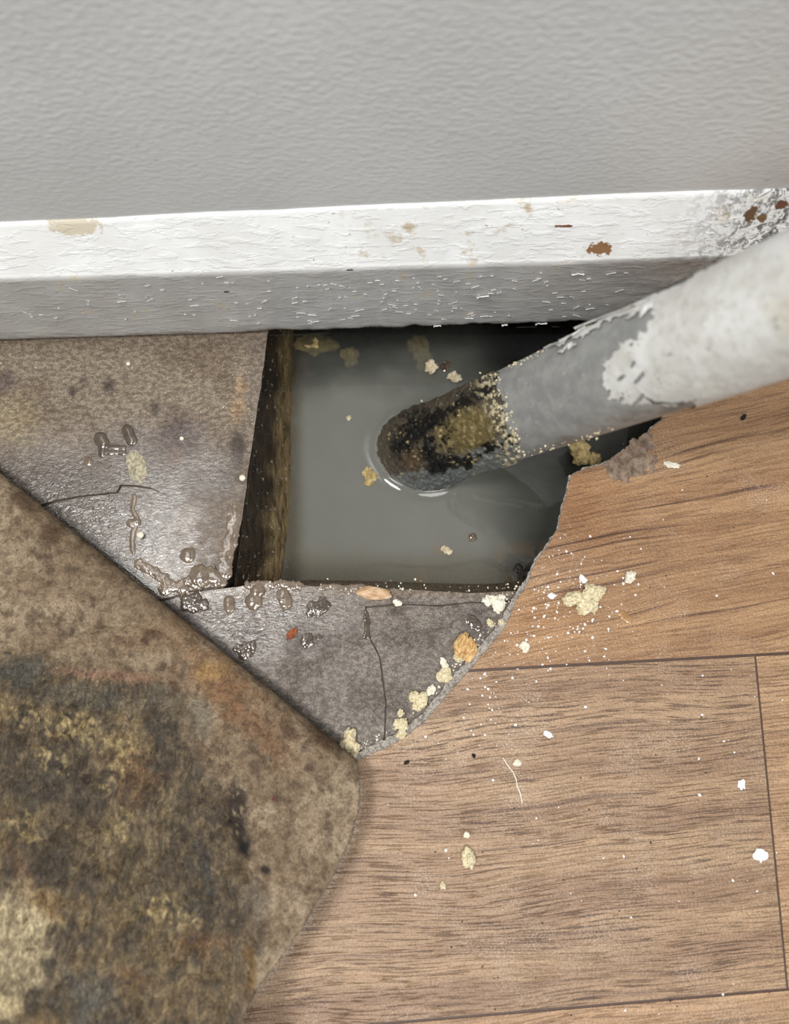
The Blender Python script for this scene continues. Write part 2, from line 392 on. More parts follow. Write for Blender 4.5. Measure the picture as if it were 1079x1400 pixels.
M_MUDD = mat_simple('dark_wet_mud', (66, 55, 46), (88, 75, 63), .08, 160, .0003, .8, bs=.12)
M_SMEAR = mat_simple('pale_plaster_smear', (118, 108, 92), (188, 180, 152), .4, 600, .0008)
M_DIRT = mat_simple('grey_gluey_dirt', (98, 80, 66), (158, 138, 120), .5, 200, .0008)
M_STONE = mat_simple('tan_pebble', (172, 132, 96), (222, 194, 160), .3, 260, .0005)
M_RUB = mat_simple('yellow_rubble', (150, 128, 80), (206, 186, 136), .8, 260, .001)
M_RUBW = mat_simple('pale_rubble', (176, 160, 130), (222, 210, 184), .8, 300, .001)
M_WHITE = mat_simple('white_paint_scrap', (236, 236, 234), (250, 250, 250), .5, 800, .0003)
M_FLAKE = mat_simple('grey_paint_flake', (206, 205, 202), (228, 228, 226), .3, 500, .0003)
M_SCALE = mat_simple('pale_limescale', (190, 174, 132), (238, 228, 200), .6, 900, .0004)
M_BLACK = mat_simple('black_grit', (26, 22, 20), (48, 42, 38), .6, 700, .0005)
M_FIBRE = mat_simple('pale_felt_fibre', (170, 160, 148), (200, 192, 182), .9, 300, .0002)
M_RUST = mat_simple('rust_chip', (120, 60, 34), (160, 92, 56), .6, 500, .0005)

# ------------------------------------------------------------------ wall and skirting board
def box(name, x0, x1, y0, y1, z0, z1, mat, **kw):
    v = [(x, y, z) for x in (x0, x1) for y in (y0, y1) for z in (z0, z1)]
    f = [(0, 1, 3, 2), (4, 6, 7, 5), (0, 4, 5, 1), (2, 3, 7, 6), (0, 2, 6, 4), (1, 5, 7, 3)]
    return link(name, mesh(name, v, f), mat, smooth=False, **kw)
box('wall_back', -.7, .7, YW + .0006, YW + .1, ZB2 - .012, 1.1, MW, kind='structure', label='grey gloss painted wall above the white skirting board', cat='wall')

def build_skirting():
    xs = np.linspace(-.5, .5, 900)
    prof = [(YW + .004, 'under')] 
    rows = []
    zbot = 0.0008 + .0016 * sm(.45, .75, fbm(xs * 140, xs * 0, 4, 3)) * sm(-.09, -.06, xs) + .0007 * (fbm(xs * 500, xs * 0 + 4, 3, 8) - .3)
    hole = sm(-.075, -.05, xs) * sm(.16, .12, xs)
    zbot = zbot + .0028 * hole * (fbm(xs * 60, xs * 0 + 9, 4, 5) - .15)
    w = lambda k, a: a * (fbm(xs * 25, xs * 0 + k, 3, k) - .5)
    rows.append(np.stack([xs, xs * 0 + YW + .003, zbot + .0012], 1))
    rows.append(np.stack([xs, xs * 0 + YF + .0010, zbot], 1))
    nf = 26
    for i in range(nf):
        t = (i + 1) / nf; z = zbot + .0006 + (ZB1 - .0012 - zbot) * t
        y = YF + w(2, .0006) + .00035 * (fbm(xs * 60, xs * 0 + t * 8, 4, 6) - .5)
        rows.append(np.stack([xs, y, z], 1))
    n = 14
    for i in range(n + 1):
        t = i / n
        y = YF + .0006 + (BD - .0006) * t + w(2, .0006) * (1 - t) + .0006 * (fbm(xs * 45, xs * 0 + t * 3, 4, 12) - .5) * math.sin(math.pi * t)
        z = ZB1 + (ZB2 + .026 * np.clip(xs, -.3, .1) - ZB1) * t + w(5, .0014) * t
        rows.append(np.stack([xs, y, z], 1))
    rows.append(np.stack([xs, xs * 0 + YW + .002, rows[-1][:, 2] + .0005], 1))
    v = np.concatenate(rows); me = mesh('baseboard_back', v, grid_faces(len(rows), len(xs)))
    return link('baseboard_back', me, MS, kind='structure', label='chipped white skirting board with a bevelled top along the wall', cat='baseboard')
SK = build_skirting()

def flake_mesh(items):
    """small curled slivers: items = (centre, u, v, n, length, width, curl)"""
    V, Fc = [], []
    for c, u, v, n, ln, wd, cu in items:
        b = len(V); k = 5
        for i in range(k):
            t = i / (k - 1) * 2 - 1; ww = wd * (1 - .75 * abs(t) ** 2) * random.uniform(.6, 1.1)
            mid = c + u * (ln * .5 * t) + v * (wd * .5 * random.uniform(-1, 1)) 
            V += [mid - v * ww * .5, mid + v * ww * .5 + n * cu, mid + v * ww * .45 + n * (cu * .6 - .0002)]
        for i in range(k - 1):
            a = b + i * 3; d = a + 3
            Fc += [(a, d, d + 1, a + 1), (a + 1, d + 1, d + 2, a + 2), (a + 2, d + 2, d, a)]
    return mesh('flakes', V, Fc)
items = []
for i in range(150):
    px = random.triangular(330, 900, 560); t = random.random(); py = 380 + t * 62 - (px - 500) * .03
    if random.random() < .2: px = random.uniform(20, 400)
    c = PY(px, py, YF - .0002)
    if c.z < .003 or c.z > ZB1 - .002: continue
    an = random.gauss(0, .45)
    u = Vector((math.cos(an), 0, math.sin(an))); v = Vector((-math.sin(an), 0, math.cos(an)))
    items.append((c, u, v, Vector((0, -1, 0)), random.choice((.001, .0014, .002, .0024, .0032, .0044)), random.uniform(.00025, .0006), random.uniform(.0002, .0005)))
link('paint_flakes', flake_mesh(items), M_FLAKE, SK, kind='stuff', smooth=False)
for px, py, ln in ((740, 441, .006), (598, 444, .004), (690, 443, .003), (660, 404, .006), (790, 374, .006)):
    c = PY(px, py, YF - .0003)
    link('paint_chip', flake_mesh([(c, Vector((.98, 0, .15)), Vector((-.1, 0, 1)), Vector((0, -1, 0)), ln, ln * .28, .0012)]), M_FLAKE, SK, smooth=False)
# strip of dark slivers along the bottom edge
link('dark_lip', flake_mesh([(PY(x, 462 - (x - 300) * .045 if x < 450 else 447 + random.uniform(-2, 1), YF + .0005), Vector((1, 0, .02)), Vector((0, .2, 1)), Vector((0, -1, 0)), random.uniform(.004, .011), random.uniform(.0006, .0014), .0005) for x in list(range(300, 450, 12)) + [500, 520, 545, 720, 760]]), M_BLACK, SK, kind='stuff', smooth=False)

# ------------------------------------------------------------------ floor: broken screed round the pit
floor_base = box('floor', -.7, .7, -.7, YF + .12, -.13, -.115, mat_simple('sand_bed', (40, 34, 28), (64, 54, 44), .6, 120, .002), kind='structure', label='brown wet screed floor broken open around the pit', cat='floor')
LEFT_T = [(372, 380), (366, 455), (358, 520), (344, 610), (330, 715), (318, 803)]
FRONT_T = [(318, 803), (345, 800), (420, 801), (500, 803), (560, 806), (640, 811), (740, 806)]
CR_LF = [(318, 803), (296, 804), (262, 808), (236, 817), (212, 823), (150, 832)]
CR_L2 = [(20, 700), (84, 682), (120, 676), (160, 672), (165, 662), (182, 663), (206, 666), (228, 676), (248, 702), (290, 765), (306, 803)]
def colours_screed(o):
    me = o.data; co = vco(me); q = proj(co); x, y = q[:, 0], q[:, 1]
    n1 = fbm(x / 45, y / 38, 5, 21); n2 = fbm(x / 12, y / 10, 4, 33); n3 = fbm(x / 90, y / 80, 3, 41)
    c = np.outer(np.ones(len(x)), lin((128, 117, 106)))
    def put(mask, rgb):
        nonlocal c
        mask = np.clip(mask, 0, 1)[:, None]; c = c * (1 - mask) + lin(rgb) * mask
    up = sm(640, 540, y) * sm(360, 300, x)
    put(up * .85, (136, 124, 108)); put(sm(.5, .68, n1) * up * .6, (108, 92, 76)); put(sm(.55, .4, n3) * up * .5, (146, 135, 118))
    put(sm(500, 466, y + 10 * (n2 - .5)) * .45 * (x < 370), (92, 78, 66))
    def blob(cx, cy, r, rgb, a=1.0, sx=1.0, soft=.8):
        d = np.hypot((x - cx) / sx, y - cy) / r + (n2 - .5) * .7
        put(sm(1.0 + soft * .3, 1.0 - soft, d) * a, rgb)
    for cx, cy, r, rgb, a in ((100, 536, 9, (48, 38, 34), .9), (147, 527, 13, (62, 52, 48), .9), (115, 521, 10, (84, 72, 66), .8), (212, 558, 9, (60, 50, 44), .8),
                              (8, 523, 18, (92, 80, 78), .8), (245, 600, 42, (92, 82, 84), .8), (180, 612, 40, (104, 94, 92), .7), (62, 556, 16, (104, 90, 76), .7),
                              (20, 580, 46, (152, 138, 108), .6), (325, 560, 16, (140, 116, 88), .9), (330, 530, 12, (150, 124, 92), .9), (326, 610, 14, (70, 64, 58), .8), (240, 628, 14, (140, 108, 84), .7),
                              (88, 658, 40, (112, 104, 100), .5), (194, 748, 12, (88, 88, 92), .5), (345, 870, 26, (86, 72, 62), .8), (335, 848, 8, (40, 32, 28), .9), (300, 890, 20, (80, 60, 48), .7),
                              (415, 880, 20, (82, 70, 62), .7), (420, 872, 9, (70, 56, 48), .9), (648, 850, 26, (88, 80, 76), .8), (612, 895, 10, (64, 56, 52), .8), (545, 835, 12, (78, 62, 52), .8), (390, 960, 20, (84, 72, 64), .6),
                              (404, 912, 14, (80, 66, 58), .6), (430, 840, 18, (88, 76, 68), .7)):
        blob(cx, cy, r, rgb, a)
    low = sm(800, 830, y); put(low * .75, (116, 108, 101)); put(low * sm(.52, .7, n1) * .5, (92, 84, 78)); put(low * sm(420, 300, x) * .45, (96, 84, 76))
    for cx, cy, r, rgb, a in ((345, 870, 26, (82, 68, 58), .7), (430, 838, 18, (84, 72, 64), .7), (545, 835, 12, (76, 60, 50), .8), (648, 850, 24, (82, 74, 70), .7), (415, 880, 18, (80, 66, 56), .7), (392, 1000, 60, (86, 78, 70), .35), (236, 850, 40, (74, 60, 48), .6)):
        blob(cx, cy, r, rgb, a)
    # brown film in the wet corner
    film = sm(560, 640, y) * sm(830, 790, y) * sm(.45, .62, n1); put(film * .55, (104, 90, 78)); put(sm(590, 660, y) * sm(345, 300, x) * (y < 812) * .7, (78, 68, 60)); put(sm(8, 5, np.abs(x - 326 + (y - 545) * .12) + 4 * (n2 - .5)) * sm(508, 518, y) * sm(584, 572, y) * .6, (158, 136, 110)); put(sm(9, 4, np.abs(x - 325) + 8 * (n2 - .5)) * sm(585, 595, y) * sm(645, 630, y) * .7, (62, 54, 48))
    put(sm(-30, 10, (x - 250) * .8 - (y - 700) * -.35 + 60 * (n1 - .5)) * sm(660, 700, y) * (y < 815) * .7, (112, 97, 82))
    setcol(me, c, 'col')
    wet = sm(560, 640, y + 40 * (n3 - .5)) * sm(350, 300, x) * (.55 + .45 * sm(600, 720, y)) * (y < 815)
    wl = sm(560, 330, x + 60 * (n3 - .5)) * sm(960, 840, y + 60 * (n1 - .5)) * (y >= 795) * sm(170, 260, x + (y - 800) * -.8)
    wet = np.maximum(wet, wl); wet = np.maximum(wet, .18 * (y > 640))
    film2 = sm(.58, .66, n1) * .5
    wet = wet * (1 - .75 * sm(-20, 15, (x - 262) * .8 + (y - 700) * .35 * 0 + (700 - y) * .1 + 70 * (n2 - .5)) * sm(640, 690, y) * (y < 800))
    setcol(me, np.clip(wet - film2 * .3, 0, 1), 'wet')
def screed(pxpoly, zt, jam=1.3, seed=1, step=.0021, bev=.0007, dense=True):
    px = jag(pxpoly + [pxpoly[0]], 4, jam, seed)[:-1]
    o = slab('screed_slab', wpoly(px, 0), zt, -.03, MC, floor_base, step=step if dense else 0, bev=bev)
    colours_screed(o); return o
screed([(-120, 380)] + LEFT_T[:-1] + [(308, 801)] + CR_L2[::-1][1:] + [(-120, 740)], 0.0, 1.2, 1)
screed([(x + 1.5, y + 2.5) for x, y in CR_L2[:-1]] + [(300, 794), (300, 801)] + [(x, y - 2) for x, y in CR_LF[2:]] + [(-100, 900)], -.0006, .8, 2)
CRV = [(500, 830), (503, 850), (506, 872), (519, 898), (523, 925), (528, 962), (526, 1004), (520, 1060)]
CRH = [(500, 830), (545, 826), (600, 828), (640, 824), (690, 822), (790, 815)]
screed(FRONT_T[:4] + [(503, 815)] + [(x - 1.2, y) for x, y in CRV] + [(480, 1120), (40, 1000)] + [(x, y + 2) for x, y in CR_LF[::-1][:-1]], -.0003, .8, 3)
screed([(x + 1.2, y + 1.2) for x, y in CRH] + [(790, 1060), (560, 1110)] + [(x + 1.2, y) for x, y in CRV[::-1][:-1]], -.0005, .8, 4)
screed(FRONT_T[3:] + [(800, 808)] + [(x, y - 1) for x, y in CRH[::-1]], -.0002, .8, 5)
# screed carrying the vinyl on the right (hidden but real), and in the front
screed([(742, 809), (775, 760), (812, 690), (880, 640), (930, 560), (960, 380), (1500, 330), (1500, 1900), (-500, 1900), (-500, 1000), (40, 1004), (480, 1124), (560, 1114), (794, 1064)], -.0004, .8, 6, dense=False)

slab('screed_bed', wpoly([(-120, 380), (355, 380), (345, 520), (330, 620), (316, 720), (304, 815), (420, 815), (560, 820), (790, 824), (790, 1100), (480, 1130), (-120, 980)], 0), -.0016, -.03, mat_simple('brown_crack_fill', (62, 52, 44), (88, 76, 64), .5, 400, .0006), floor_base)
# pit sides
def pit_side(top, wl, seed, col, zb=-.116, rough=.0016):
    n = 90; tp = resample(top, 1); a = np.linspace(0, len(tp) - 1, n).astype(int); T = [P(*tp[i], 0) for i in a]
    wp = resample(wl, 1); b = np.linspace(0, len(wp) - 1, n).astype(int); B = [P(*wp[i], WZ) for i in b]
    rows = 60; V = []; Cc = []
    for r in range(rows):
        z = -.0008 + (zb) * r / (rows - 1); t = z / WZ; te = t if t <= 1 else 1 + (t - 1) * .25
        for i in range(n):
            q = T[i].lerp(B[i], te); q.z = z; V.append(q)
    V = np.array([tuple(q) for q in V]); R = np.repeat(np.arange(rows), n); I = np.tile(np.arange(n), rows)
    d = (fbm(I / 9.0, R / 7.0, 4, seed) - .5) * rough * sm(0, 5, R)
    V[:, 0] += d; V[:, 1] += d * .6
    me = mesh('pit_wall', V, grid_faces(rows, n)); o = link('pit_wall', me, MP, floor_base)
    t = R * (-zb) / (rows - 1) / -WZ
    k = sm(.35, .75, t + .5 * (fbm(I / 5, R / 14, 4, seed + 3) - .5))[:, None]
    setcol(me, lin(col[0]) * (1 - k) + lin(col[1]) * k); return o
BL = P(372, 330, 0)
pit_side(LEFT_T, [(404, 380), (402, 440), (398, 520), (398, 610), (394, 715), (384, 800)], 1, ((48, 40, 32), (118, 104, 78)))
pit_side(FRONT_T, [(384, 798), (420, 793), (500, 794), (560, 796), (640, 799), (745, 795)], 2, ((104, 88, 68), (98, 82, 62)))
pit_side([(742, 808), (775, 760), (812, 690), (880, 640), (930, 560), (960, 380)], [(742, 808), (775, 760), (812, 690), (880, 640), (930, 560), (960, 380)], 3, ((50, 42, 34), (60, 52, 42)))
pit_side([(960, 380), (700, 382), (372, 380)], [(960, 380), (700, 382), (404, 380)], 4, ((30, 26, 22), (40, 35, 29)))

# ------------------------------------------------------------------ waste pipe
PR = 0.0215
A1 = PD(708, 564, 2 * PR * F / 126.0); A2 = PD(1079, 418, 2 * PR * F / 186.0)
AX = (A2 - A1).normalized()
tw = (WZ - A1.z) / AX.z; E0 = A1 + AX * tw              # axis meets the water
print('pipe', A1, A2, 'AX', AX, 'water hit px', proj([tuple(E0)]), 'gap to skirting', YF - max(A1.y, A2.y) - PR)
U = AX.cross(Vector((0, 0, 1))).normalized(); V_ = U.cross(AX).normalized()   # V_ = up side of the pipe
S0 = tw - .030; S1 = (A2 - A1).length + .13
pipe = empty('waste_pipe', tuple(E0), 'grey plastic waste pipe with flaking white paint slanting down into the pit', 'pipe')
def tube(name, mat, s0, s1, nr, nc, rad, keepfn=None, colfn=None, kind=None):
    s = np.linspace(s0, s1, nr)[:, None] * np.ones((1, nc)); th = np.ones((nr, 1)) * (np.arange(nc) / nc * 2 * math.pi)[None]
    base = np.array(A1)[None, None] + s[..., None] * np.array(AX)
    dirv = np.cos(th)[..., None] * np.array(V_) + np.sin(th)[..., None] * np.array(U)
    r = rad(s, th); v = (base + dirv * (r[..., None] if np.ndim(r) else r)).reshape(-1, 3)
    q = proj(v); keep = None
    if keepfn is not None: keep = keepfn(q, s.ravel(), th.ravel(), v)
    me = mesh(name, v, grid_faces(nr, nc, True, keep))
    if colfn is not None: setcol(me, colfn(q, s.ravel(), th.ravel()))
    if keep is not None:
        bm = bmesh.new(); bm.from_mesh(me); bmesh.ops.delete(bm, geom=[x for x in bm.verts if not x.link_faces], context='VERTS'); bm.to_mesh(me); bm.free()
    o = link(name, me, mat, None); o.parent = pipe; o.matrix_parent_inverse = Matrix.Translation(E0).inverted()
    if kind: o['kind'] = kind
    lb = {'paint_coat': 'white paint coat with a torn lower edge', 'mould_crust': 'black and olive mould crust on the wet end'}.get(name)
    if lb: o['label'] = lb
    return o
tube('pipe_wall', M_PVC, S0, S1, 60, 96, lambda s, th: s * 0 + PR)
# white coat, torn away at its lower end
PAINT = [(1400, 100), (905, 400), (893, 425), (884, 446), (868, 460), (852, 466), (842, 476), (836, 486), (826, 498), (822, 512), (824, 528), (833, 545), (850, 555), (872, 557), (892, 552), (915, 556), (948, 548), (960, 600), (1400, 520)]
def kp(q, s, th, v):
    facing = ((np.array(CAM)[None] - v) * (v - (np.array(A1) + np.outer(s, np.array(AX))))).sum(1) > 0
    jx = (fbm(q[:, 0] / 7, q[:, 1] / 7, 3, 5) - .5) * 16; jy = (fbm(q[:, 0] / 7 + 40, q[:, 1] / 7, 3, 6) - .5) * 16
    ins = pip(q[:, 0] + jx, q[:, 1] + jy, PAINT)
    scr = (np.abs((q[:, 0] * .75 + q[:, 1] * .66) % 19 - 9) < 1.3) & (fbm(q[:, 0] / 12, q[:, 1] / 12, 2, 8) > .62) & (q[:, 0] < 880)
    sl = ((A2 - A1).length) * .62
    top = pip(q[:, 0] + jx, q[:, 1] + jy, [(742, 472), (800, 444), (900, 395), (905, 420), (884, 424), (850, 432), (822, 445), (798, 458), (770, 470)])
    return np.where(facing, (ins & ~scr) | top, s > sl * (.9 + .25 * fbm(th * 2, s * 0, 3, 3)))
tube('paint_coat', M_PAINT, .03, S1, 420, 260, lambda s, th: PR + .00045 + .0003 * (fbm(s * 300, th * 5, 3, 4) - .3), kp)
# mould and scale at the wet end
def crust_edge(q): return 690 + (q[:, 1] - 560) * .30 + (fbm(q[:, 0] / 9, q[:, 1] / 9, 3, 15) - .5) * 26
def rc(s, th):
    n = fbm(s * 420, th * 9, 4, 11); m = fbm(s * 160, th * 4, 3, 12)
    return PR + .0002 + .0008 * n * sm(.35, .65, m) + .0006 * sm(.54, .62, n) + .0022 * sm(.032, .002, s - tw)
def kc(q, s, th, v): return q[:, 0] < crust_edge(q)
def cc(q, s, th):
    x, y = q[:, 0], q[:, 1]; n = fbm(x / 8, y / 8, 4, 61); n2 = fbm(x / 22, y / 18, 4, 62); n3 = fbm(x / 4, y / 4, 2, 63)
    c = np.outer(np.ones(len(x)), lin((82, 74, 62)))
    def put(m, rgb):
        nonlocal c
        m = np.clip(m, 0, 1)[:, None]; c = c * (1 - m) + lin(rgb) * m
    ol = sm(1.25, .6, np.hypot((x - 640) / 46, (y - 588) / 34) + (n - .5) * .8); put(ol, (108, 95, 60)); put(ol * sm(.5, .7, n3), (134, 120, 84))
    grey = sm(612, 632, y + (x - 640) * .35 + (n - .5) * 36); put(grey * .9, (112, 116, 115))
    bl = sm(1.25, .75, np.hypot((x - 578) / 46, (y - 602) / 50) + (n - .5) * 1.5); put(bl * sm(.40, .52, n), (14, 13, 12))
    bd = sm(14, 5, segd(x, y, [(545, 610), (580, 580), (640, 545), (690, 515)]) + (n - .5) * 26); put(bd * .95, (16, 14, 12))
    b2 = sm(10, 4, segd(x, y, [(590, 640), (640, 632), (668, 615), (700, 600)]) + (n - .5) * 34); put(b2, (12, 12, 11))
    put(sm(.70, .76, n3) * sm(.45, .6, n2) * .7, (196, 178, 130))
    e = sm(26, 4, np.abs(crust_edge(q) - x - 8) + (n3 - .5) * 20); put(e * sm(.48, .60, n3), (208, 196, 162))
    put(sm(24, 8, np.hypot(x - 567, y - 632) + (n - .5) * 20) * .6, (100, 80, 60))
    return c
tube('mould_crust', M_CRUST, S0 + .001, .020, 260, 240, rc, kc, cc)
# grains stuck at the tide line and along the lower edge
def octa(c, r, V, Fc, fl=1.0):
    b = len(V); rr = [r * random.uniform(.6, 1.3) for _ in range(6)]; R = Euler([random.uniform(0, 6) for _ in range(3)]).to_matrix()
    for k, d in enumerate(((1, 0, 0), (-1, 0, 0), (0, 1, 0), (0, -1, 0), (0, 0, 1), (0, 0, -1))):
        q = R @ (Vector(d) * rr[k]); q.z *= fl; V.append(c + q)
    Fc += [(b + i, b + j, b + k) for i, j, k in ((0, 2, 4), (2, 1, 4), (1, 3, 4), (3, 0, 4), (2, 0, 5), (1, 2, 5), (3, 1, 5), (0, 3, 5))]
def onpipe(px, py):
    d = ray(px, py).normalized(); w = CAM - A1; dp = d - AX * d.dot(AX); wp = w - AX * w.dot(AX)
    a = dp.dot(dp); b = 2 * dp.dot(wp); c = wp.dot(wp) - PR * PR; D = b * b - 4 * a * c
    if D < 0:
        t = -b / (2 * a)
    else: t = (-b - math.sqrt(D)) / (2 * a)
    return CAM + d * t
V, Fc = [], []
for i in range(240):
    k = random.random()
    if k < .55: t = random.random(); px = 672 + t * 38 + random.gauss(0, 7); py = 512 + t * 110 + random.gauss(0, 4)
    elif k < .75: t = random.random(); px = 715 + t * 130; py = 622 - t * 38 + random.gauss(0, 2.5)
    elif k < .88: px = random.uniform(560, 680); py = random.uniform(540, 650)
    else: t = random.random(); px = 690 + t * 60; py = 505 - t * 28 + random.gauss(0, 2)
    octa(onpipe(px, py), random.choice((.0002, .0003, .0004, .0005, .0008)), V, Fc)
o = link('scale_grains', mesh('scale_grains', V, Fc), M_SCALE, None, kind='stuff', smooth=False); o.parent = pipe; o.matrix_parent_inverse = Matrix.Translation(E0).inverted()
def pipe_child(o): o.parent = pipe; o.matrix_parent_inverse = Matrix.Translation(E0).inverted(); return o
for pts, wd in (([(748, 478), (775, 466), (800, 452)], .0022), ([(788, 452), (815, 441), (850, 428), (880, 416)], .0016), ([(858, 440), (872, 428), (890, 424)], .004), ([(764, 486), (778, 474), (790, 470)], .003)):
    for a, b in zip(pts[:-1], pts[1:]):
        ca, cb = onpipe(*a), onpipe(*b); u = cb - ca; nn = ((ca + cb) / 2 - A1); nn = (nn - AX * nn.dot(AX)).normalized(); u2 = u.normalized()
        pipe_child(link('paint_curl', flake_mesh([((ca + cb) / 2 + nn * .0004, u2, nn.cross(u2).normalized() if nn.cross(u2).z > 0 else -nn.cross(u2).normalized(), nn, u.length * 1.15, wd, .0012)]), M_PAINT, None, smooth=False))
for pts in ([(884, 542), (895, 548), (915, 549), (940, 549)],):
    for a, b in zip(pts[:-1], pts[1:]):
        ca, cb = onpipe(*a), onpipe(*b); nn = ((ca + cb) / 2 - A1); nn = (nn - AX * nn.dot(AX)).normalized(); u = cb - ca
        pipe_child(link('paint_crack', flake_mesh([((ca + cb) / 2 + nn * .0008, u.normalized(), nn.cross(u).normalized(), nn, u.length * 1.2, .0010, .0003)]), M_BLACK, None, smooth=False))

# ------------------------------------------------------------------ water
def build_water():
    a = P(330, 830, WZ); b = P(980, 380, WZ); step = .0005
    xs = np.arange(a.x, b.x, step); ys = np.arange(a.y, YF + .045, step)
    X, Y = np.meshgrid(xs, ys); Z = X * 0 + WZ
    pts = np.stack([X, Y, Z], -1).reshape(-1, 3); w = pts - np.array(A1); ax = np.array(AX)
    d = np.linalg.norm(w - np.outer(w @ ax, ax), axis=1) - PR
    z = pts[:, 2] + .0017 * np.exp(-np.clip(d - .0034, 0, 1) / .0030)
    q = proj(pts); x, y = q[:, 0], q[:, 1]
    rl = [(490, 771), (520, 768), (560, 772), (605, 774), (630, 768), (650, 764), (672, 769), (692, 779)]
    z += .00016 * np.exp(-(segd(x, y, rl) / 2.6) ** 2)
    rl2 = [(650, 676), (680, 685), (705, 688), (735, 696)]
    z += .0005 * np.exp(-(segd(x, y, rl2) / 4.0) ** 2) * fbm(x / 12, y / 12, 3, 7)
    z += .00025 * (fbm(x / 60, y / 60, 2, 19) - .5)
    pts[:, 2] = z
    me = mesh('water', pts, grid_faces(len(ys), len(xs)))
    n = fbm(x / 60, y / 60, 4, 71); n2 = fbm(x / 25, y / 25, 4, 72)
    c = np.outer(np.ones(len(x)), lin((112, 112, 106)))
    def put(m, rgb):
        nonlocal c
        m = np.clip(m, 0, 1)[:, None]; c = c * (1 - m) + lin(rgb) * m
    put(sm(560, 450, y + 60 * (n - .5)), (70, 71, 66)); put(sm(735, 790, y + 20 * (n - .5)) * .7, (112, 104, 86))  # shade at the back put into the colour; front browner
    put(sm(425, 395, x + 16 * (n2 - .5)) * .8, (92, 84, 66)); put(sm(630, 720, x - (y - 600) * .1) * .75, (62, 63, 59)); put(sm(640, 700, x) * sm(560, 480, y), (44, 46, 46))  # olive at left; dark reflection and shade at right put into the colour
    put(sm(.55, .7, n2) * sm(730, 760, y) * .5, (122, 104, 80))
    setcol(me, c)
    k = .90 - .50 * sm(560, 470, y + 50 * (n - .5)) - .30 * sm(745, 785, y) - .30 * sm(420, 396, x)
    k = np.clip(k - .25 * sm(640, 760, x), .28, .93)  # murk thinned at back and right to deepen the painted shade
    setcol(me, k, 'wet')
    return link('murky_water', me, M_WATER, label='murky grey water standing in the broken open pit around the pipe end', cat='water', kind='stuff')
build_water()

# ------------------------------------------------------------------ vinyl flooring
CUT = [(905, 575), (893, 584), (880, 602), (852, 618), (828, 634), (800, 641), (781, 650), (776, 672), (769, 695), (764, 722), (750, 745), (734, 766), (727, 782), (722, 798), (706, 822), (692, 856), (668, 886), (640, 918), (614, 948), (582, 986), (548, 1012), (516, 1027), (484, 1043)]
CUTJ = jag(CUT, 3, 1.3, 12)
vin = empty('vinyl_flooring', tuple(P(700, 1200, 0)), 'wood-effect vinyl sheet cut along a curve and folded back on itself', 'flooring', kind='thing')
def vchild(o): o.parent = vin; o.matrix_parent_inverse = Matrix.Translation(vin.location).inverted(); return o
OUT = [(380, 1100), (200, 1040), (-30, 1000), (-500, 1040), (-500, 1900), (1500, 1900), (1500, 290), (915, 420)]
def clampY(poly): return [(x, min(y, YF - .0004)) for x, y in poly]
sheet = clampY(wpoly(CUTJ + OUT, ZV))
def halfplane(a, b, side, gap):
    p, q = P(*a, ZV), P(*b, ZV); d = (q - p).normalized(); n = Vector((-d.y, d.x, 0)) * side
    return (tuple(p - n * gap), tuple(n))
J1 = ((640, 917), (1079, 893)); J2 = ((330, 1416), (1079, 1352.5)); J3 = ((1033, 900), (1077, 1353))
g1, g2 = .0007, .0006
def plank(mat, cuts): vchild(slab('vinyl_plank', sheet, ZV, ZV - .0009, mat, None, cuts=cuts, bev=.00015))
plank(M_A, [halfplane(*J1, -1, g1)])
plank(M_B, [halfplane(*J1, 1, g1), halfplane(*J2, -1, g2), halfplane(*J3, 1, g2 * .8)])
plank(M_D, [halfplane(*J1, 1, g1), halfplane(*J2, -1, g2), halfplane(*J3, -1, g2 * .8)])
plank(M_D, [halfplane(*J2, 1, g2)])
vchild(slab('printed_core', clampY(wpoly(jag([(x + .5, y) for x, y in CUT], 3, 1.0, 13) + OUT, ZV)), ZV - .0005, .0012, M_CORE, None))
felt = [(905, 573), (891, 583), (878, 600), (850, 616), (826, 632), (798, 639), (779, 649), (774, 672), (767, 695), (762, 722), (748, 744), (731, 765), (724, 781), (716, 797), (699, 819), (684, 851), (659, 879), (631, 911), (606, 941), (575, 978), (541, 1003), (510, 1018), (478, 1035)]
FELT = slab('felt_backing', clampY(wpoly(jag(felt, 2, 2.2, 14) + OUT, ZV)), .0017, .0, M_EDGE, None, bev=.0006); vchild(FELT)

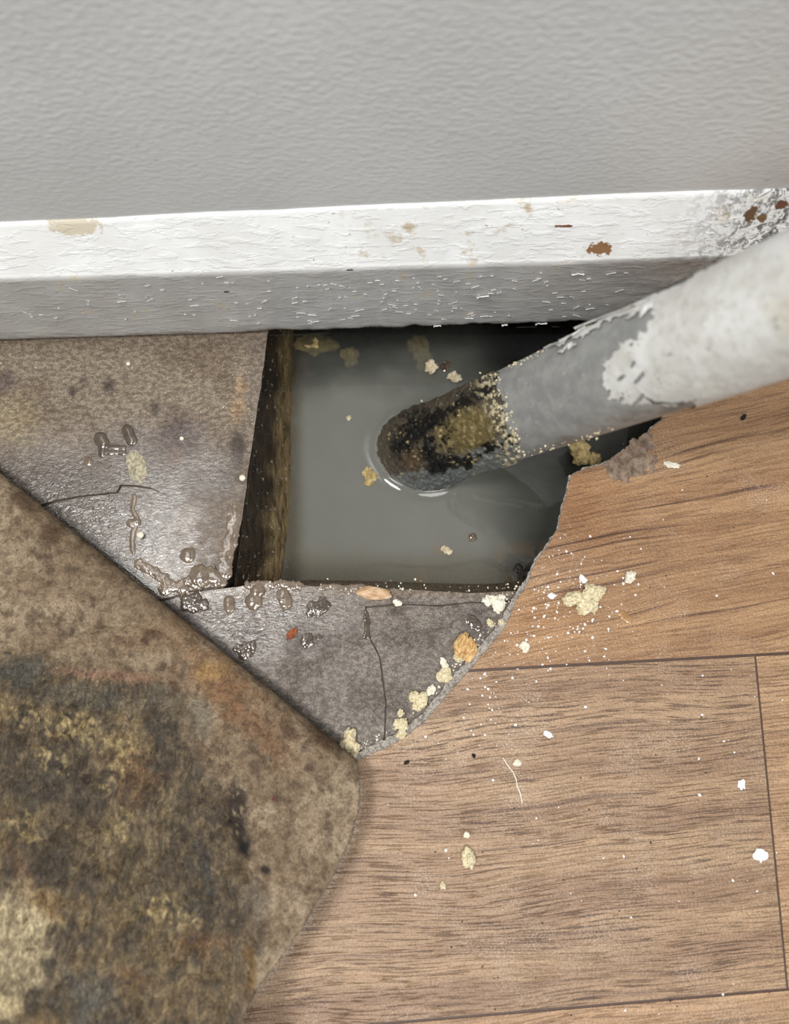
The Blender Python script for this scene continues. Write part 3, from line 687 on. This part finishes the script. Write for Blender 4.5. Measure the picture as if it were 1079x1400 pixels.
# folded flap
RF = 0.0105
FA, FB = P(0, 652, RF), P(483, 1041, RF)
fu = (FB - FA).normalized(); fn = Vector((fu.y, -fu.x, 0)); 
if fn.y > 0: fn = -fn
EDGE = [(470, 1000), (484, 1043), (493, 1075), (492, 1100), (480, 1145), (462, 1185), (440, 1224), (412, 1270), (375, 1322), (345, 1362), (332, 1385), (326, 1420), (318, 1500), (310, 1700), (300, 2200)]
EY = [e[1] for e in EDGE]; EX = [e[0] for e in EDGE]
def build_flap():
    prof = []
    for i in range(14): prof.append((.05 - (.05 - RF) * i / 13, .0033 + .0004 * i / 13))
    for i in range(1, 34):
        a = -math.pi / 2 + math.pi * .90 * i / 33
        prof.append((RF - RF * math.cos(a), RF + .0036 * (1 - i / 33) + RF * math.sin(a) - RF * 0))
    d, z = prof[-1]; sl = math.tan(math.radians(20)); n = 260; ds = .00085
    for i in range(n):
        t = i / n; s_ = sl * (.25 + .75 * float(sm(0, .45, t))) + .07 * math.sin(t * 7.0) * (1 - t); d += ds; z += ds * s_; prof.append((d, z))
    smin = -.12; rows = []; L0 = (FB - FA).length; NC = 330
    pr = np.array(prof)
    def smax(d, z):
        lo_, hi_ = -.1, L0 + .12
        for _ in range(30):
            m_ = (lo_ + hi_) / 2; q = proj([tuple(Vector((FA.x, FA.y, 0)) + fu * m_ + fn * d + Vector((0, 0, z)))])[0]
            if q[0] < np.interp(q[1], EY, EX): lo_ = m_
            else: hi_ = m_
        return lo_
    ssil = smax(0, RF); sm_ = []
    for i, (d, z) in enumerate(prof): sm_.append(ssil - .0 if i < 30 else smax(d, z))
    sm_ = np.array(sm_); k = np.ones(9) / 9; sm2 = np.convolve(np.pad(sm_, 4, 'edge'), k, 'valid')
    t = np.linspace(0, 1, NC) ** .8
    Sg = smin + (sm2[:, None] - smin) * t[None]; edge = (sm2[:, None] - Sg)
    Dg = pr[:, :1] * np.ones((1, NC)); Zg = pr[:, 1:] * np.ones((1, NC))
    rag = (fbm(np.arange(len(prof)) / 3.0, np.zeros(len(prof)), 3, 5) - .5) * .0012
    Sg = Sg + rag[:, None] * sm(.01, 0, edge)
    base = np.array((FA.x, FA.y, 0)) + Sg[..., None] * np.array(fu) + Dg[..., None] * np.array(fn); base[..., 2] += Zg
    tan = np.gradient(pr, axis=0); tan /= np.linalg.norm(tan, axis=1)[:, None] + 1e-9
    nd, nz = tan[:, 1], -tan[:, 0]
    nrm = -(nd[:, None, None] * np.array(fn) + nz[:, None, None] * np.array((0, 0, 1)))
    nrm = nrm * np.ones((1, NC, 1))
    q = proj(base.reshape(-1, 3)); x, y = q[:, 0], q[:, 1]
    CRE = [(-200, 900), (0, 905), (70, 900), (140, 915), (215, 930), (250, 985), (285, 1060), (318, 1140), (335, 1220), (336, 1300), (330, 1400), (318, 1700)]
    zone = CRE + [(-400, 1700), (-400, 900)]
    inside = pip(x, y, zone); cd = segd(x, y, CRE); sd = np.where(inside, -cd, cd)
    n1 = fbm(x / 40, y / 40, 5, 91); n2 = fbm(x / 14, y / 14, 4, 92); n3 = fbm(x / 5, y / 5, 3, 93); nst = fbm((x * .85 + y * .5) / 14, (y * .85 - x * .5) / 46, 4, 94)
    rz = sm(12, -16, sd + (n2 - .5) * 22)
    top = sm(0.0, RF * .9, Dg.ravel()) * (np.repeat(np.arange(len(prof)), NC) > 22)
    disp = (n1 - .5) * .0026 * top + rz * (.0010 + .0030 * (nst - .45) + .0006 * (n2 - .5)) * top + .0003 * (n3 - .5)
    disp += .0016 * np.exp(-(sd / 9) ** 2) * (n1) * top
    disp += -.0016 * np.exp(-(segd(x, y, [(80, 880), (120, 860), (190, 852), (235, 870), (250, 900)]) / 7) ** 2) * top
    v = base.reshape(-1, 3) + nrm.reshape(-1, 3) * disp[:, None]
    me = mesh('folded_flap', v, grid_faces(len(prof), NC))
    c = np.outer(np.ones(len(x)), lin((138, 121, 101)))
    def put(m, rgb):
        nonlocal c
        m = np.clip(m, 0, 1)[:, None]; c = c * (1 - m) + lin(rgb) * m
    put(sm(.46, .66, n1) * .6, (112, 94, 74)); put(sm(.5, .36, n1) * .5, (152, 136, 114)); put(sm(.60, .70, n2) * .6, (78, 62, 48))
    put(rz * .95, (98, 85, 66)); put(rz * sm(.5, .62, fbm(x / 70, y / 90, 3, 97)) * .6, (66, 57, 46)); put(rz * sm(.48, .36, fbm(x / 60, y / 80, 3, 98)) * .5, (124, 106, 74)); put(rz * sm(.48, .66, nst) * .75, (60, 51, 40)); put(rz * sm(.48, .30, nst) * .6, (122, 108, 84)); put(rz * sm(.56, .68, n2) * .4, (64, 60, 54)); put(rz * sm(.52, .7, n3) * .35, (128, 112, 86))
    def blob(cx, cy, rx, ry, rgb, a=1., ang=0, nz_=1.0, tex=None):
        ca, sa = math.cos(ang), math.sin(ang); dx, dy = x - cx, y - cy
        d = np.hypot((dx * ca + dy * sa) / rx, (-dx * sa + dy * ca) / ry) + (n2 - .5) * nz_
        m = sm(1.15, .45, d) * a
        if tex is not None: m = m * sm(*tex, n3)
        put(m, rgb)
    warm, blue = (124, 94, 66), (84, 82, 76)
    blob(300, 935, 66, 36, (122, 90, 62), .75, .6); blob(380, 1010, 60, 26, (112, 86, 64), .5, 1.1); blob(288, 920, 24, 18, (150, 120, 76), .7)
    blob(150, 925, 100, 9, (146, 114, 94), .6, .1, .6); blob(180, 1060, 34, 60, (104, 76, 52), .5, -.4, 1.4); blob(340, 985, 26, 70, (116, 84, 58), .5, -.7, 1.2)
    blob(230, 870, 84, 26, (118, 96, 74), .75, -.1)
    blob(30, 920, 40, 30, (66, 66, 62), .8); blob(120, 955, 90, 20, (84, 82, 74), .6, .15); blob(55, 1070, 60, 46, (62, 58, 50), .6); blob(235, 955, 40, 22, (98, 92, 80), .5, .5)
    blob(272, 985, 22, 40, (98, 96, 88), .5); blob(284, 1200, 10, 50, (74, 74, 72), .7, -.3, 1.4); blob(345, 1235, 22, 46, (98, 92, 84), .6); blob(110, 1100, 50, 60, (58, 50, 40), .6)
    blob(80, 1180, 60, 50, (60, 52, 41), .6, .4, 1.3); blob(200, 1200, 60, 60, (82, 72, 55), .5, 0, 1.4)
    for a_ in ((60, 990, 64, 22), (130, 1010, 60, 20), (70, 1040, 26, 24), (160, 1055, 14, 46), (172, 1040, 10, 36), (25, 1130, 34, 24), (240, 1250, 50, 22), (215, 1245, 30, 18), (165, 1130, 16, 26), (20, 900, 14, 7), (110, 985, 40, 10)):
        blob(*a_, (160, 144, 106), .75, .3, 1.6, (.42, .66))
    blob(60, 1235, 42, 22, (132, 104, 62), .7, .6); blob(30, 1190, 14, 60, (112, 84, 60), .5, -.5); blob(280, 1290, 36, 20, (114, 84, 58), .5, 0, 1.4); blob(180, 1340, 40, 20, (104, 80, 54), .6, 0, 1.4)
    blob(20, 1290, 62, 84, (176, 164, 136), .95, .2, .9); blob(5, 1375, 30, 20, (200, 186, 152), .8); blob(120, 1365, 50, 40, (82, 82, 79), .75, 0, 1.4); blob(60, 1400, 40, 18, (116, 96, 66), .6); blob(250, 1370, 60, 40, (116, 100, 76), .7)
    blob(322, 1122, 24, 56, (28, 22, 18), .9, -.2, 1.0, (.30, .46)); blob(333, 1160, 14, 16, (20, 16, 13), 1, 0, .5); blob(363, 1190, 9, 7, (30, 24, 20), .95, 0, .4); blob(320, 1090, 24, 24, (58, 48, 40), .7, 0, 1, (.4, .5))
    blob(352, 1290, 20, 30, (62, 56, 50), .6, 0, 1, (.4, .5)); blob(375, 1092, 4, 4, (90, 30, 24), .9, 0, .2)
    for a_ in ((275, 788, 22, 12), (90, 700, 16, 10), (260, 765, 14, 9), (70, 735, 16, 20), (205, 870, 9, 14), (30, 690, 30, 10), (150, 760, 12, 9), (440, 1010, 30, 12), (240, 940, 14, 8), (395, 1000, 16, 8)):
        blob(*a_, (78, 58, 42), .8, .7)
    put(sm(10, 3, segd(x, y, [(340, 1350), (345, 1330), (338, 1300)])) * .7, (110, 84, 44))
    setcol(me, c); setcol(me, np.clip(rz, 0, 1), 'wet')
    o = vchild(link('folded_flap', me, M_FLAP, label='stained brown felt underside of the folded-back flap')); sd_ = o.modifiers.new('thick', 'SOLIDIFY'); sd_.thickness = .0018; sd_.offset = -1
    return v.reshape(len(prof), NC, 3)
FV = build_flap()
# fibres along the flap's cut edge and the felt edge
def hair(items, name, mat, parent):
    V, Fc = [], []
    for a, d, r in items:
        b = len(V); p = [a, a + d * .5 + Vector((random.gauss(0, .0002), random.gauss(0, .0002), random.uniform(0, .0003))), a + d]
        t = d.normalized(); s = t.orthogonal().normalized(); w = t.cross(s)
        for k, q in enumerate(p):
            rr = r * (1, .8, .35)[k]
            V += [q + s * rr, q - s * rr * .5 + w * rr * .87, q - s * rr * .5 - w * rr * .87]
        for k in range(2):
            for j in range(3):
                i0 = b + k * 3 + j; i1 = b + k * 3 + (j + 1) % 3; Fc.append((i0, i1, i1 + 3, i0 + 3))
    me = mesh(name, V, Fc); o = link(name, me, mat, None, kind='stuff'); return o
it = []
for i in range(40, len(FV) - 4):
    for k in range(3):
        a = Vector(FV[i, -1]); it.append((a, fu * random.uniform(.0006, .0022) + Vector((random.gauss(0, .0006), random.gauss(0, .0006), random.gauss(0, .0004))), random.uniform(.00005, .00010)))
vchild(hair(it, 'felt_fibres', M_FIBRE, vin))

# ------------------------------------------------------------------ loose pieces
def lump_mesh(parts, seed, fl=1.0, rough=.28, sub=3):
    bm = bmesh.new()
    for k, (cx, cy, cz, r) in enumerate(parts):
        r0 = bmesh.ops.create_icosphere(bm, subdivisions=sub, radius=1.0)
        for v in r0['verts']:
            d = v.co.normalized(); sc = seed * 7.7 + k * 3.1
            n = float(fbm(np.array(d.x * 1.7 + sc + d.z), np.array(d.y * 1.7 - sc + d.z * .7), 4, seed % 97)) - .5
            n2 = float(vnoise(np.array(d.x * 3.2 + sc), np.array(d.y * 3.2 + d.z * 2.6), 3)) - .5
            q = d * r * (1 + rough * 2.6 * n + rough * 1.9 * n2); v.co = Vector((cx + q.x, cy + q.y, cz + q.z * fl))
    me = bpy.data.meshes.new('lump'); bm.to_mesh(me); bm.free(); return me
def crumb(name, px, py, z, r_px, mat, label, cat='crumb', n=1, fl=.7, seed=1, spread=1.0, group=None, sx=1.0, ang=0, rough=.3, sink=.25, sub=3, kind=None):
    rs = random.Random(seed); r = r_px * MM; parts = []
    for k in range(n):
        rr = r if n == 1 else r * rs.uniform(.42, .72); a = rs.uniform(0, 6.28); d = 0 if k == 0 else r * spread * rs.uniform(.45, .9)
        parts.append((math.cos(a) * d, math.sin(a) * d, rr * fl * (1 - sink), rr))
    me = lump_mesh(parts, seed, fl, rough, sub); o = link(name, me, mat, None, label=label, cat=cat, group=group, smooth=False, kind=kind)
    o.location = P(px, py, z); o.rotation_euler = (0, 0, -ang); o.scale = (sx, 1 / math.sqrt(sx) if sx > 1 else 1, 1); return o
ZS = 0.0
crumb('foam_crumb', 478, 1018, ZS, 12, M_CRUMB, 'yellow crumb in the corner between the folded flap and the cut edge', n=5, seed=11, fl=.9, sx=1.25, ang=1.5)
crumb('foam_crumb', 551, 994, ZS, 11, M_CRUMB, 'pale yellow two-knobbed crumb on screed, just up the cut edge from the flap corner', n=4, seed=12, sx=1.2, ang=-.9)
crumb('foam_crumb', 548, 975, ZS, 5, M_CRUMB, 'tiny yellow crumb sitting alone above the two-knobbed crumb', seed=13)
crumb('foam_crumb', 572, 958, ZS, 11, M_CRUMB, 'knobbly cream crumb halfway along the curved cut, by grey grit', n=6, seed=14)
crumb('foam_crumb', 604, 925, ZS, 10, M_CRUMB, 'cream crumb touching a whiter scrap below the long ochre lump', n=4, seed=15, sx=1.1)
crumb('plaster_crumb', 609, 911, ZS, 8, M_CRUMBW, 'whitish scrap leaning above the cream crumb below the ochre lump', n=2, seed=16, sx=1.3, ang=1.0)
crumb('plaster_crumb', 588, 943, ZS, 7, M_CRUMBW, 'grey-white grit scrap at the cut edge beside the knobbly cream crumb', n=3, seed=26, sx=1.3, ang=-.9)
crumb('glue_lump', 641, 884, ZS, 15, M_CRUMBO, 'long ochre glue lump lying on screed along the cut edge', n=4, seed=17, sx=1.5, ang=-1.05, cat='lump')
crumb('glue_lump', 632, 900, ZS, 9, M_CRUMB, 'cream lower lump joined to the foot of the ochre glue lump', n=3, seed=18, cat='lump')
crumb('plaster_crumb', 679, 829, ZS, 11, M_CRUMBW, 'largest whitish crumb at the right-hand tip of the screed', n=4, seed=19, sx=1.3, ang=1.3)
crumb('plaster_crumb', 667, 821, ZS, 7, M_CRUMBW, 'small white crumb left of the largest one at the screed tip', seed=20)
crumb('plaster_crumb', 688, 817, ZS, 7, M_CRUMBW, 'small white crumb at the vinyl edge, right of the largest one', seed=21, n=2)
crumb('foam_crumb', 670, 852, ZS, 5, M_CRUMB, 'tiny yellow crumb below the white crumbs at the screed tip', seed=22)
crumb('foam_crumb', 685, 852, ZS, 5, M_CRUMB, 'tiny cream crumb against the vinyl edge below the screed tip', seed=23)
crumb('foam_crumb', 800, 820, ZV, 16, M_CRUMB, 'big cream crumb cluster lying on the upper wood-effect plank', n=8, seed=24, sx=1.25, ang=-.2, spread=1.1)
crumb('foam_crumb', 860, 789, ZV, 8, M_CRUMBW, 'square pale crumb right of the big cream cluster', seed=25, rough=.4)
crumb('plaster_crumb', 718, 887, ZV, 8, M_CRUMBW, 'pale crumb on the upper plank just above its joint', n=3, seed=27)
crumb('plaster_crumb', 797, 792, ZV, 5, M_WHITE, 'small white shard just above the big cream cluster', seed=28, sx=1.3, ang=.9, fl=.4)
crumb('plaster_crumb', 754, 815, ZV, 4.5, M_WHITE, 'small white shard left of the big cream cluster', seed=29, sx=1.3)
crumb('plaster_crumb', 919, 636, ZV, 6, M_CRUMBW, 'flat cream sliver on the vinyl below the white pipe', seed=30, sx=1.9, ang=.2, fl=.3)
crumb('foam_crumb', 641, 1173, ZV, 9, M_CRUMB, 'yellow crumb alone in the middle of the central plank', seed=31, sx=1.3, ang=1.5)
crumb('plaster_crumb', 638, 1141, ZV, 3.6, M_CRUMBW, 'tiny pale crumb directly above the lone yellow crumb', seed=32)
crumb('foam_crumb', 604, 1212, ZV, 4.5, M_CRUMB, 'small dull crumb left below the lone yellow crumb', seed=33, n=2, sx=1.5, ang=1.4)
crumb('plaster_crumb', 707, 1043, ZV, 5, M_CRUMBW, 'round cream bead beside the white thread on the central plank', seed=34, rough=.1, sx=1.2)
crumb('plaster_crumb', 750, 1004, ZV, 4.5, M_WHITE, 'white shard on the central plank above the cream bead', seed=35, sx=1.5, ang=.6, fl=.4)
crumb('paint_scrap', 1039, 1169, ZV, 7, M_WHITE, 'bright white triangular scrap close to the upright plank joint', seed=36, fl=.3, rough=.4, cat='scrap')
crumb('grit_speck', 1016, 571, ZV, 3.4, M_BLACK, 'black speck on the vinyl right below the white pipe', seed=37, sx=1.5, ang=-.8, cat='speck')
crumb('grit_speck', 648, 1033, ZV, 2.6, M_BLACK, 'black speck on the central plank, left of the white thread', seed=38, cat='speck')
crumb('grit_speck', 556, 1042, ZV, 2.6, M_BLACK, 'black speck on the central plank nearest the flap corner', seed=39, sx=1.6, ang=-.5, cat='speck')
crumb('pebble', 512, 812, ZS + .0004, 13, M_STONE, 'tan pointed pebble lying on the front rim of the pit', seed=40, sx=1.9, ang=.12, fl=.5, cat='pebble', rough=.14)
crumb('plaster_crumb', 193, 732, ZS, 5, M_CRUMBW, 'round white bead on the wet screed beside the wiggly mud trail', seed=41, rough=.06)
crumb('plaster_crumb', 332, 654, ZS, 4.5, M_CRUMBW, 'white bead right at the left rim of the pit', seed=42, rough=.08)
crumb('plaster_crumb', 249, 600, ZS, 3, M_CRUMBW, 'tiny white bead on the dark damp patch of screed', seed=43, rough=.08)
crumb('plaster_crumb', 176, 498, ZS, 3, M_CRUMBW, 'tiny white bead on dry screed near the skirting board', seed=44, rough=.08)
crumb('rust_chip', 400, 867, ZS, 6, M_RUST, 'orange rust chip on the lower screed piece', seed=45, sx=1.6, ang=-.9, fl=.4, cat='chip')
crumb('rust_chip', 318, 913, ZS, 6, M_RUST, 'reddish chip on screed at the folded flap', seed=46, sx=1.5, ang=.6, fl=.5, cat='chip')
crumb('plaster_crumb', 543, 826, ZS, 6, M_CRUMBW, 'small grey-white grit pile right of the tan pebble', seed=47, n=3, fl=.5)
# white thread
pts = [(688, 1036), (694, 1046), (702, 1056), (706, 1066), (707, 1074), (712, 1086), (714, 1098)]
V, Fc = [], []
def rod(pts3, r):
    V, Fc = [], []
    for i, p in enumerate(pts3):
        t = (pts3[min(i + 1, len(pts3) - 1)] - pts3[max(i - 1, 0)]).normalized(); s = t.orthogonal().normalized(); w = t.cross(s)
        for k in range(6):
            a = k * math.pi / 3; V.append(p + (s * math.cos(a) + w * math.sin(a)) * r)
    n = len(pts3)
    return V, [(i * 6 + k, i * 6 + (k + 1) % 6, (i + 1) * 6 + (k + 1) % 6, (i + 1) * 6 + k) for i in range(n - 1) for k in range(6)]
v, f = rod([P(x, y, ZV + .0004) for x, y in resample(pts, 3)], .00030)
link('thread', mesh('thread', v, f), M_CRUMBW, label='short white thread lying on the central wood-effect plank', cat='thread')

# heightfield blobs: mud drops, smears
def hf(name, strokes, z0, kz, mat, label, cat, step=.6, nz=0.0, seed=1, group=None, edge_n=.0, kind=None):
    """strokes: (polyline px, radius px); a liquid-like heap on a flat surface."""
    allp = [p for s, r in strokes for p in s]; rm = max(r for s, r in strokes) * 1.5
    x0, x1 = min(p[0] for p in allp) - rm, max(p[0] for p in allp) + rm; y0, y1 = min(p[1] for p in allp) - rm, max(p[1] for p in allp) + rm
    xs = np.arange(x0, x1, step); ys = np.arange(y0, y1, step); X, Y = np.meshgrid(xs, ys); x, y = X.ravel(), Y.ravel()
    xx = x + edge_n * 2 * (fbm(x / 6, y / 6, 3, seed) - .5); yy = y + edge_n * 2 * (fbm(x / 6 + 31, y / 6, 3, seed + 1) - .5)
    h = np.zeros(len(x))
    for s, r in strokes:
        d = segd(xx, yy, s if len(s) > 1 else [s[0], (s[0][0] + .01, s[0][1])]) / r
        h = np.maximum(h, np.sqrt(np.clip(1 - d * d, 0, 1)) * r)
    keep = h > 0; hh = h * kz * MM * (1 + nz * 2 * (fbm(x / 7, y / 7, 3, seed + 5) - .5))
    c = P((x0 + x1) / 2, (y0 + y1) / 2, z0)
    ra = np.stack([(x - W / 2) / F, (Hh / 2 - y) / F, -np.ones(len(x))], 1) @ ROTN.T
    hh = hh * (.85 if name == 'mud_drop' else .6 if 'mud' in name else 1); t = (z0 - CAM.z) / ra[:, 2]; w = np.array(CAM) + ra * t[:, None]; w[:, 2] = z0 + hh - .00012; w -= np.array(c)
    kk = keep.reshape(X.shape); g = kk.copy(); g[1:] |= kk[:-1]; g[:-1] |= kk[1:]; g[:, 1:] |= kk[:, :-1]; g[:, :-1] |= kk[:, 1:]
    me = mesh(name, w, grid_faces(len(ys), len(xs), False, g.ravel()))
    bm = bmesh.new(); bm.from_mesh(me); bmesh.ops.delete(bm, geom=[q for q in bm.verts if not q.link_faces], context='VERTS'); bmesh.ops.recalc_face_normals(bm, faces=bm.faces[:])
    if sum(f.normal.z for f in bm.faces) < 0: bmesh.ops.reverse_faces(bm, faces=bm.faces[:])
    bm.to_mesh(me); bm.free()
    o = link(name, me, mat, None, label=label, cat=cat, group=group, kind=kind); o.location = c; return o
G = 'brown mud splashes on the screed'
hf('mud_drop', [([(137, 599), (141, 606)], 9), ([(141, 606), (140, 620)], 6), ([(143, 618), (170, 619)], 4), ([(150, 612), (170, 612)], 4)], 0, .34, M_MUDD, 'dark mud puddle with a curled tail left of the plaster smear', 'mud', group=G, edge_n=1)
hf('mud_drop', [([(174, 588), (180, 602)], 8)], 0, .4, M_MUDD, 'dark oval mud drop just above the plaster smear', 'mud', group=G, edge_n=1)
hf('mud_drop', [([(121, 632)], 7)], 0, .3, M_MUD, 'small round mud drop below the curled mud puddle', 'mud', group=G, edge_n=2)
hf('mud_trail', [([(184, 680), (181, 697), (187, 707), (190, 716), (183, 724), (180, 738), (182, 755)], 4.0), ([(178, 715), (188, 714)], 6)], -.0006, .45, M_MUD, 'wiggly vertical mud trail on the sunken wet screed piece', 'mud', group=G, edge_n=1.5)
hf('mud_drop', [([(274, 788)], 16), ([(285, 784), (300, 794)], 10), ([(258, 796), (270, 800)], 8)], -.0006, .34, M_MUD, 'largest shiny mud drop in the wet corner left of the pit', 'mud', group=G, edge_n=3)
hf('mud_drop', [([(257, 759)], 11)], -.0006, .3, M_MUD, 'round mud drop above the largest shiny one', 'mud', group=G, edge_n=2)
hf('mud_ridge', [([(190, 770), (210, 782), (232, 798), (250, 806)], 8), ([(226, 806), (250, 800)], 9)], -.0006, .3, M_MUD, 'mud ridge curving down to the screed crack beside the flap', 'mud', group=G, edge_n=4, nz=.3)
hf('mud_ridge', [([(322, 700), (314, 740), (305, 775)], 9), ([(308, 780)], 12)], .0, .2, M_MUD, 'thin mud ridge along the left rim of the pit', 'mud', group=G, edge_n=4, nz=.3)
hf('mud_drop', [([(256, 824), (266, 820)], 11), ([(278, 826)], 8), ([(264, 830)], 9)], 0, .32, M_MUDD, 'lumpy dark mud drop hanging over the screed crack', 'mud', group=G, edge_n=4, nz=.4)
hf('mud_drop', [([(314, 832), (313, 822)], 7)], 0, .3, M_MUD, 'small mud drop between two larger ones below the crack', 'mud', group=G, edge_n=2)
hf('mud_drop', [([(347, 822)], 12), ([(352, 808)], 11)], 0, .34, M_MUD, 'round brown mud drop at the lower left corner of the pit', 'mud', group=G, edge_n=2)
hf('mud_drop', [([(388, 812), (392, 824)], 9)], 0, .3, M_MUD, 'mud drop on the front rim, right of the corner drop', 'mud', group=G, edge_n=3)
hf('mud_ridge', [([(340, 800), (370, 799), (410, 801)], 6), ([(440, 802), (500, 804)], 4.5)], 0, .35, M_MUD, 'muddy ridge along the front rim of the pit', 'mud', group=G, edge_n=4, nz=.4)
hf('mud_drop', [([(430, 834), (440, 828)], 11)], 0, .16, M_MUDD, 'flat wrinkled mud patch below the front rim ridge', 'mud', group=G, edge_n=4, nz=.6)
hf('mud_drop', [([(420, 876)], 10), ([(436, 871)], 5)], 0, .16, M_MUDD, 'small ringed mud drop by the orange rust chip', 'mud', group=G, edge_n=3, nz=.6)
hf('mud_drop', [([(335, 893), (340, 885)], 10), ([(325, 886)], 6)], 0, .14, M_MUDD, 'wrinkled mud patch on lower screed near the folded flap', 'mud', group=G, edge_n=4, nz=.7)
hf('mud_drop', [([(645, 848), (651, 856)], 8)], 0, .14, M_MUDD, 'dark ringed mud patch near the white crumbs at the tip', 'mud', group=G, edge_n=3, nz=.7)
hf('mud_trail', [([(500, 838), (502, 852), (501, 870)], 4)], 0, .3, M_MUDD, 'short mud trail in the upright crack below the pebble', 'mud', group=G, edge_n=2)
hf('plaster_smear', [([(183, 622)], 9), ([(185, 630), (189, 645)], 13), ([(191, 652)], 9)], 0, .10, M_SMEAR, 'pale plaster smear on the screed between mud drops', 'plaster', edge_n=3, nz=.9)
hf('dirt_patch', [([(838, 643), (886, 606)], 13), ([(868, 632)], 22), ([(850, 646)], 15), ([(884, 618), (896, 640)], 8)], ZV, .05, M_DIRT, 'grey gluey dirt patch on the vinyl corner under the pipe', 'dirt', edge_n=9, nz=.7)
hf('paint_splash', [([(1014, 1077), (1018, 1070)], 7), ([(1008, 1082)], 4), ([(1022, 1066)], 3)], ZV, .06, M_WHITE, 'white paint splash near the upright plank joint', 'paint', edge_n=6, nz=.8)
hf('water_bead', [([(852, 840), (860, 848)], 6)], ZV, .25, mat_simple('amber_bead', (150, 112, 72), (170, 132, 90), .08, 200, .0002, .7), 'amber glue bead on the upper plank below the square crumb', 'bead', edge_n=2)

# rubble in the water
R_ = 'rubble showing in the murky water'
def rub(px, py, r, dz, mat, label, **kw): crumb('rubble_lump', px, py, WZ + dz, r, mat, label, 'rubble', group=R_, sink=1.0, **kw)
rub(430, 470, 24, -.004, M_RUB, 'blurry yellow block in the back left corner under water', sx=1.3, seed=61, fl=.5)
rub(480, 492, 16, -.005, M_RUB, 'faint yellow lump under water right of the corner block', n=3, seed=62)
rub(575, 485, 22, -.006, M_RUB, 'long dim yellow lump under water beneath the skirting edge', n=4, seed=63, sx=1.3, ang=1.5)
rub(591, 501, 10, .0016, M_RUBW, 'pale round stone at the surface left of the pipe', seed=64)
rub(626, 517, 12, .0018, M_RUBW, 'pale wedge-shaped stone at the surface against the pipe', seed=65, n=2)
rub(616, 500, 13, -.001, M_MUDD, 'dark lump behind the pale wedge-shaped stone', seed=66, n=3)
rub(512, 652, 13, .0004, M_RUB, 'yellow lump floating alone left of the pipe end', seed=67, n=3)
rub(611, 752, 8, .0008, M_RUBW, 'small pale crumb floating near the front of the pit', seed=68, n=3)
rub(477, 571, 4, .0006, M_RUBW, 'tiny pale bead floating in mid water', seed=69)
rub(646, 735, 6, .0002, M_MUD, 'small brown speck floating near the front right of the pit', seed=70)
rub(795, 626, 24, .012, M_RUB, 'mossy yellow stone under the pipe by the cut vinyl corner', seed=71, n=3)
rub(712, 782, 9, .02, M_BLACK, 'black scrap of torn backing at the cut edge over the water', seed=72, n=4)
# scattered white specks
V, Fc = [], []
for i in range(420):
    k = random.random()
    if k < .62: px, py = random.gauss(745, 55), random.gauss(830, 55)
    elif k < .75: px, py = random.uniform(560, 720), random.uniform(900, 1020)
    else: px, py = random.uniform(520, 1079), random.uniform(620, 1390)
    if px < np.interp(py, [c[1] for c in CUT[6:]], [c[0] for c in CUT[6:]]) + 6 or px < np.interp(py, EY, EX) + 6: continue
    if py < 640 and px < 900: continue
    octa(P(px, py, ZV + .0002), random.choice((.00025, .0003, .0004, .0004, .0006, .0008)), V, Fc, .5)
link('plaster_specks', mesh('plaster_specks', V, Fc), M_WHITE, kind='stuff', label='fine white plaster specks scattered over the wood-effect vinyl', cat='specks', smooth=False)
V, Fc = [], []
for i in range(110):
    px, py = random.uniform(530, 1079), random.uniform(640, 1390)
    if px < np.interp(py, [c[1] for c in CUT[6:]], [c[0] for c in CUT[6:]]) + 6 or px < np.interp(py, EY, EX) + 6: continue
    octa(P(px, py, ZV + .0001), random.choice((.0002, .0003, .0004, .0005)), V, Fc, .5)
link('black_specks', mesh('black_specks', V, Fc), M_BLACK, kind='stuff', label='fine black grit specks scattered over the wood-effect vinyl', cat='specks', smooth=False)
V, Fc = [], []
for i in range(90):
    t = random.random(); px = np.interp(t, np.linspace(0, 1, len(felt[13:])), [p[0] for p in felt[13:]]) - random.uniform(0, 14); py = np.interp(t, np.linspace(0, 1, len(felt[13:])), [p[1] for p in felt[13:]]) + random.uniform(-6, 2)
    octa(P(px, py, .0003), random.uniform(.0003, .0009), V, Fc, .7)
for i in range(70):
    octa(P(random.uniform(330, 720), random.gauss(804, 5), .0002), random.uniform(.0002, .0006), V, Fc, .7)
for i in range(50):
    octa(P(random.uniform(0, 350), random.uniform(474, 640), .0002), random.uniform(.0002, .0004), V, Fc, .7)
link('screed_grit', mesh('screed_grit', V, Fc), M_CRUMBW, kind='stuff', label='pale grit specks scattered over the screed and along the cut edge', cat='grit', smooth=False)
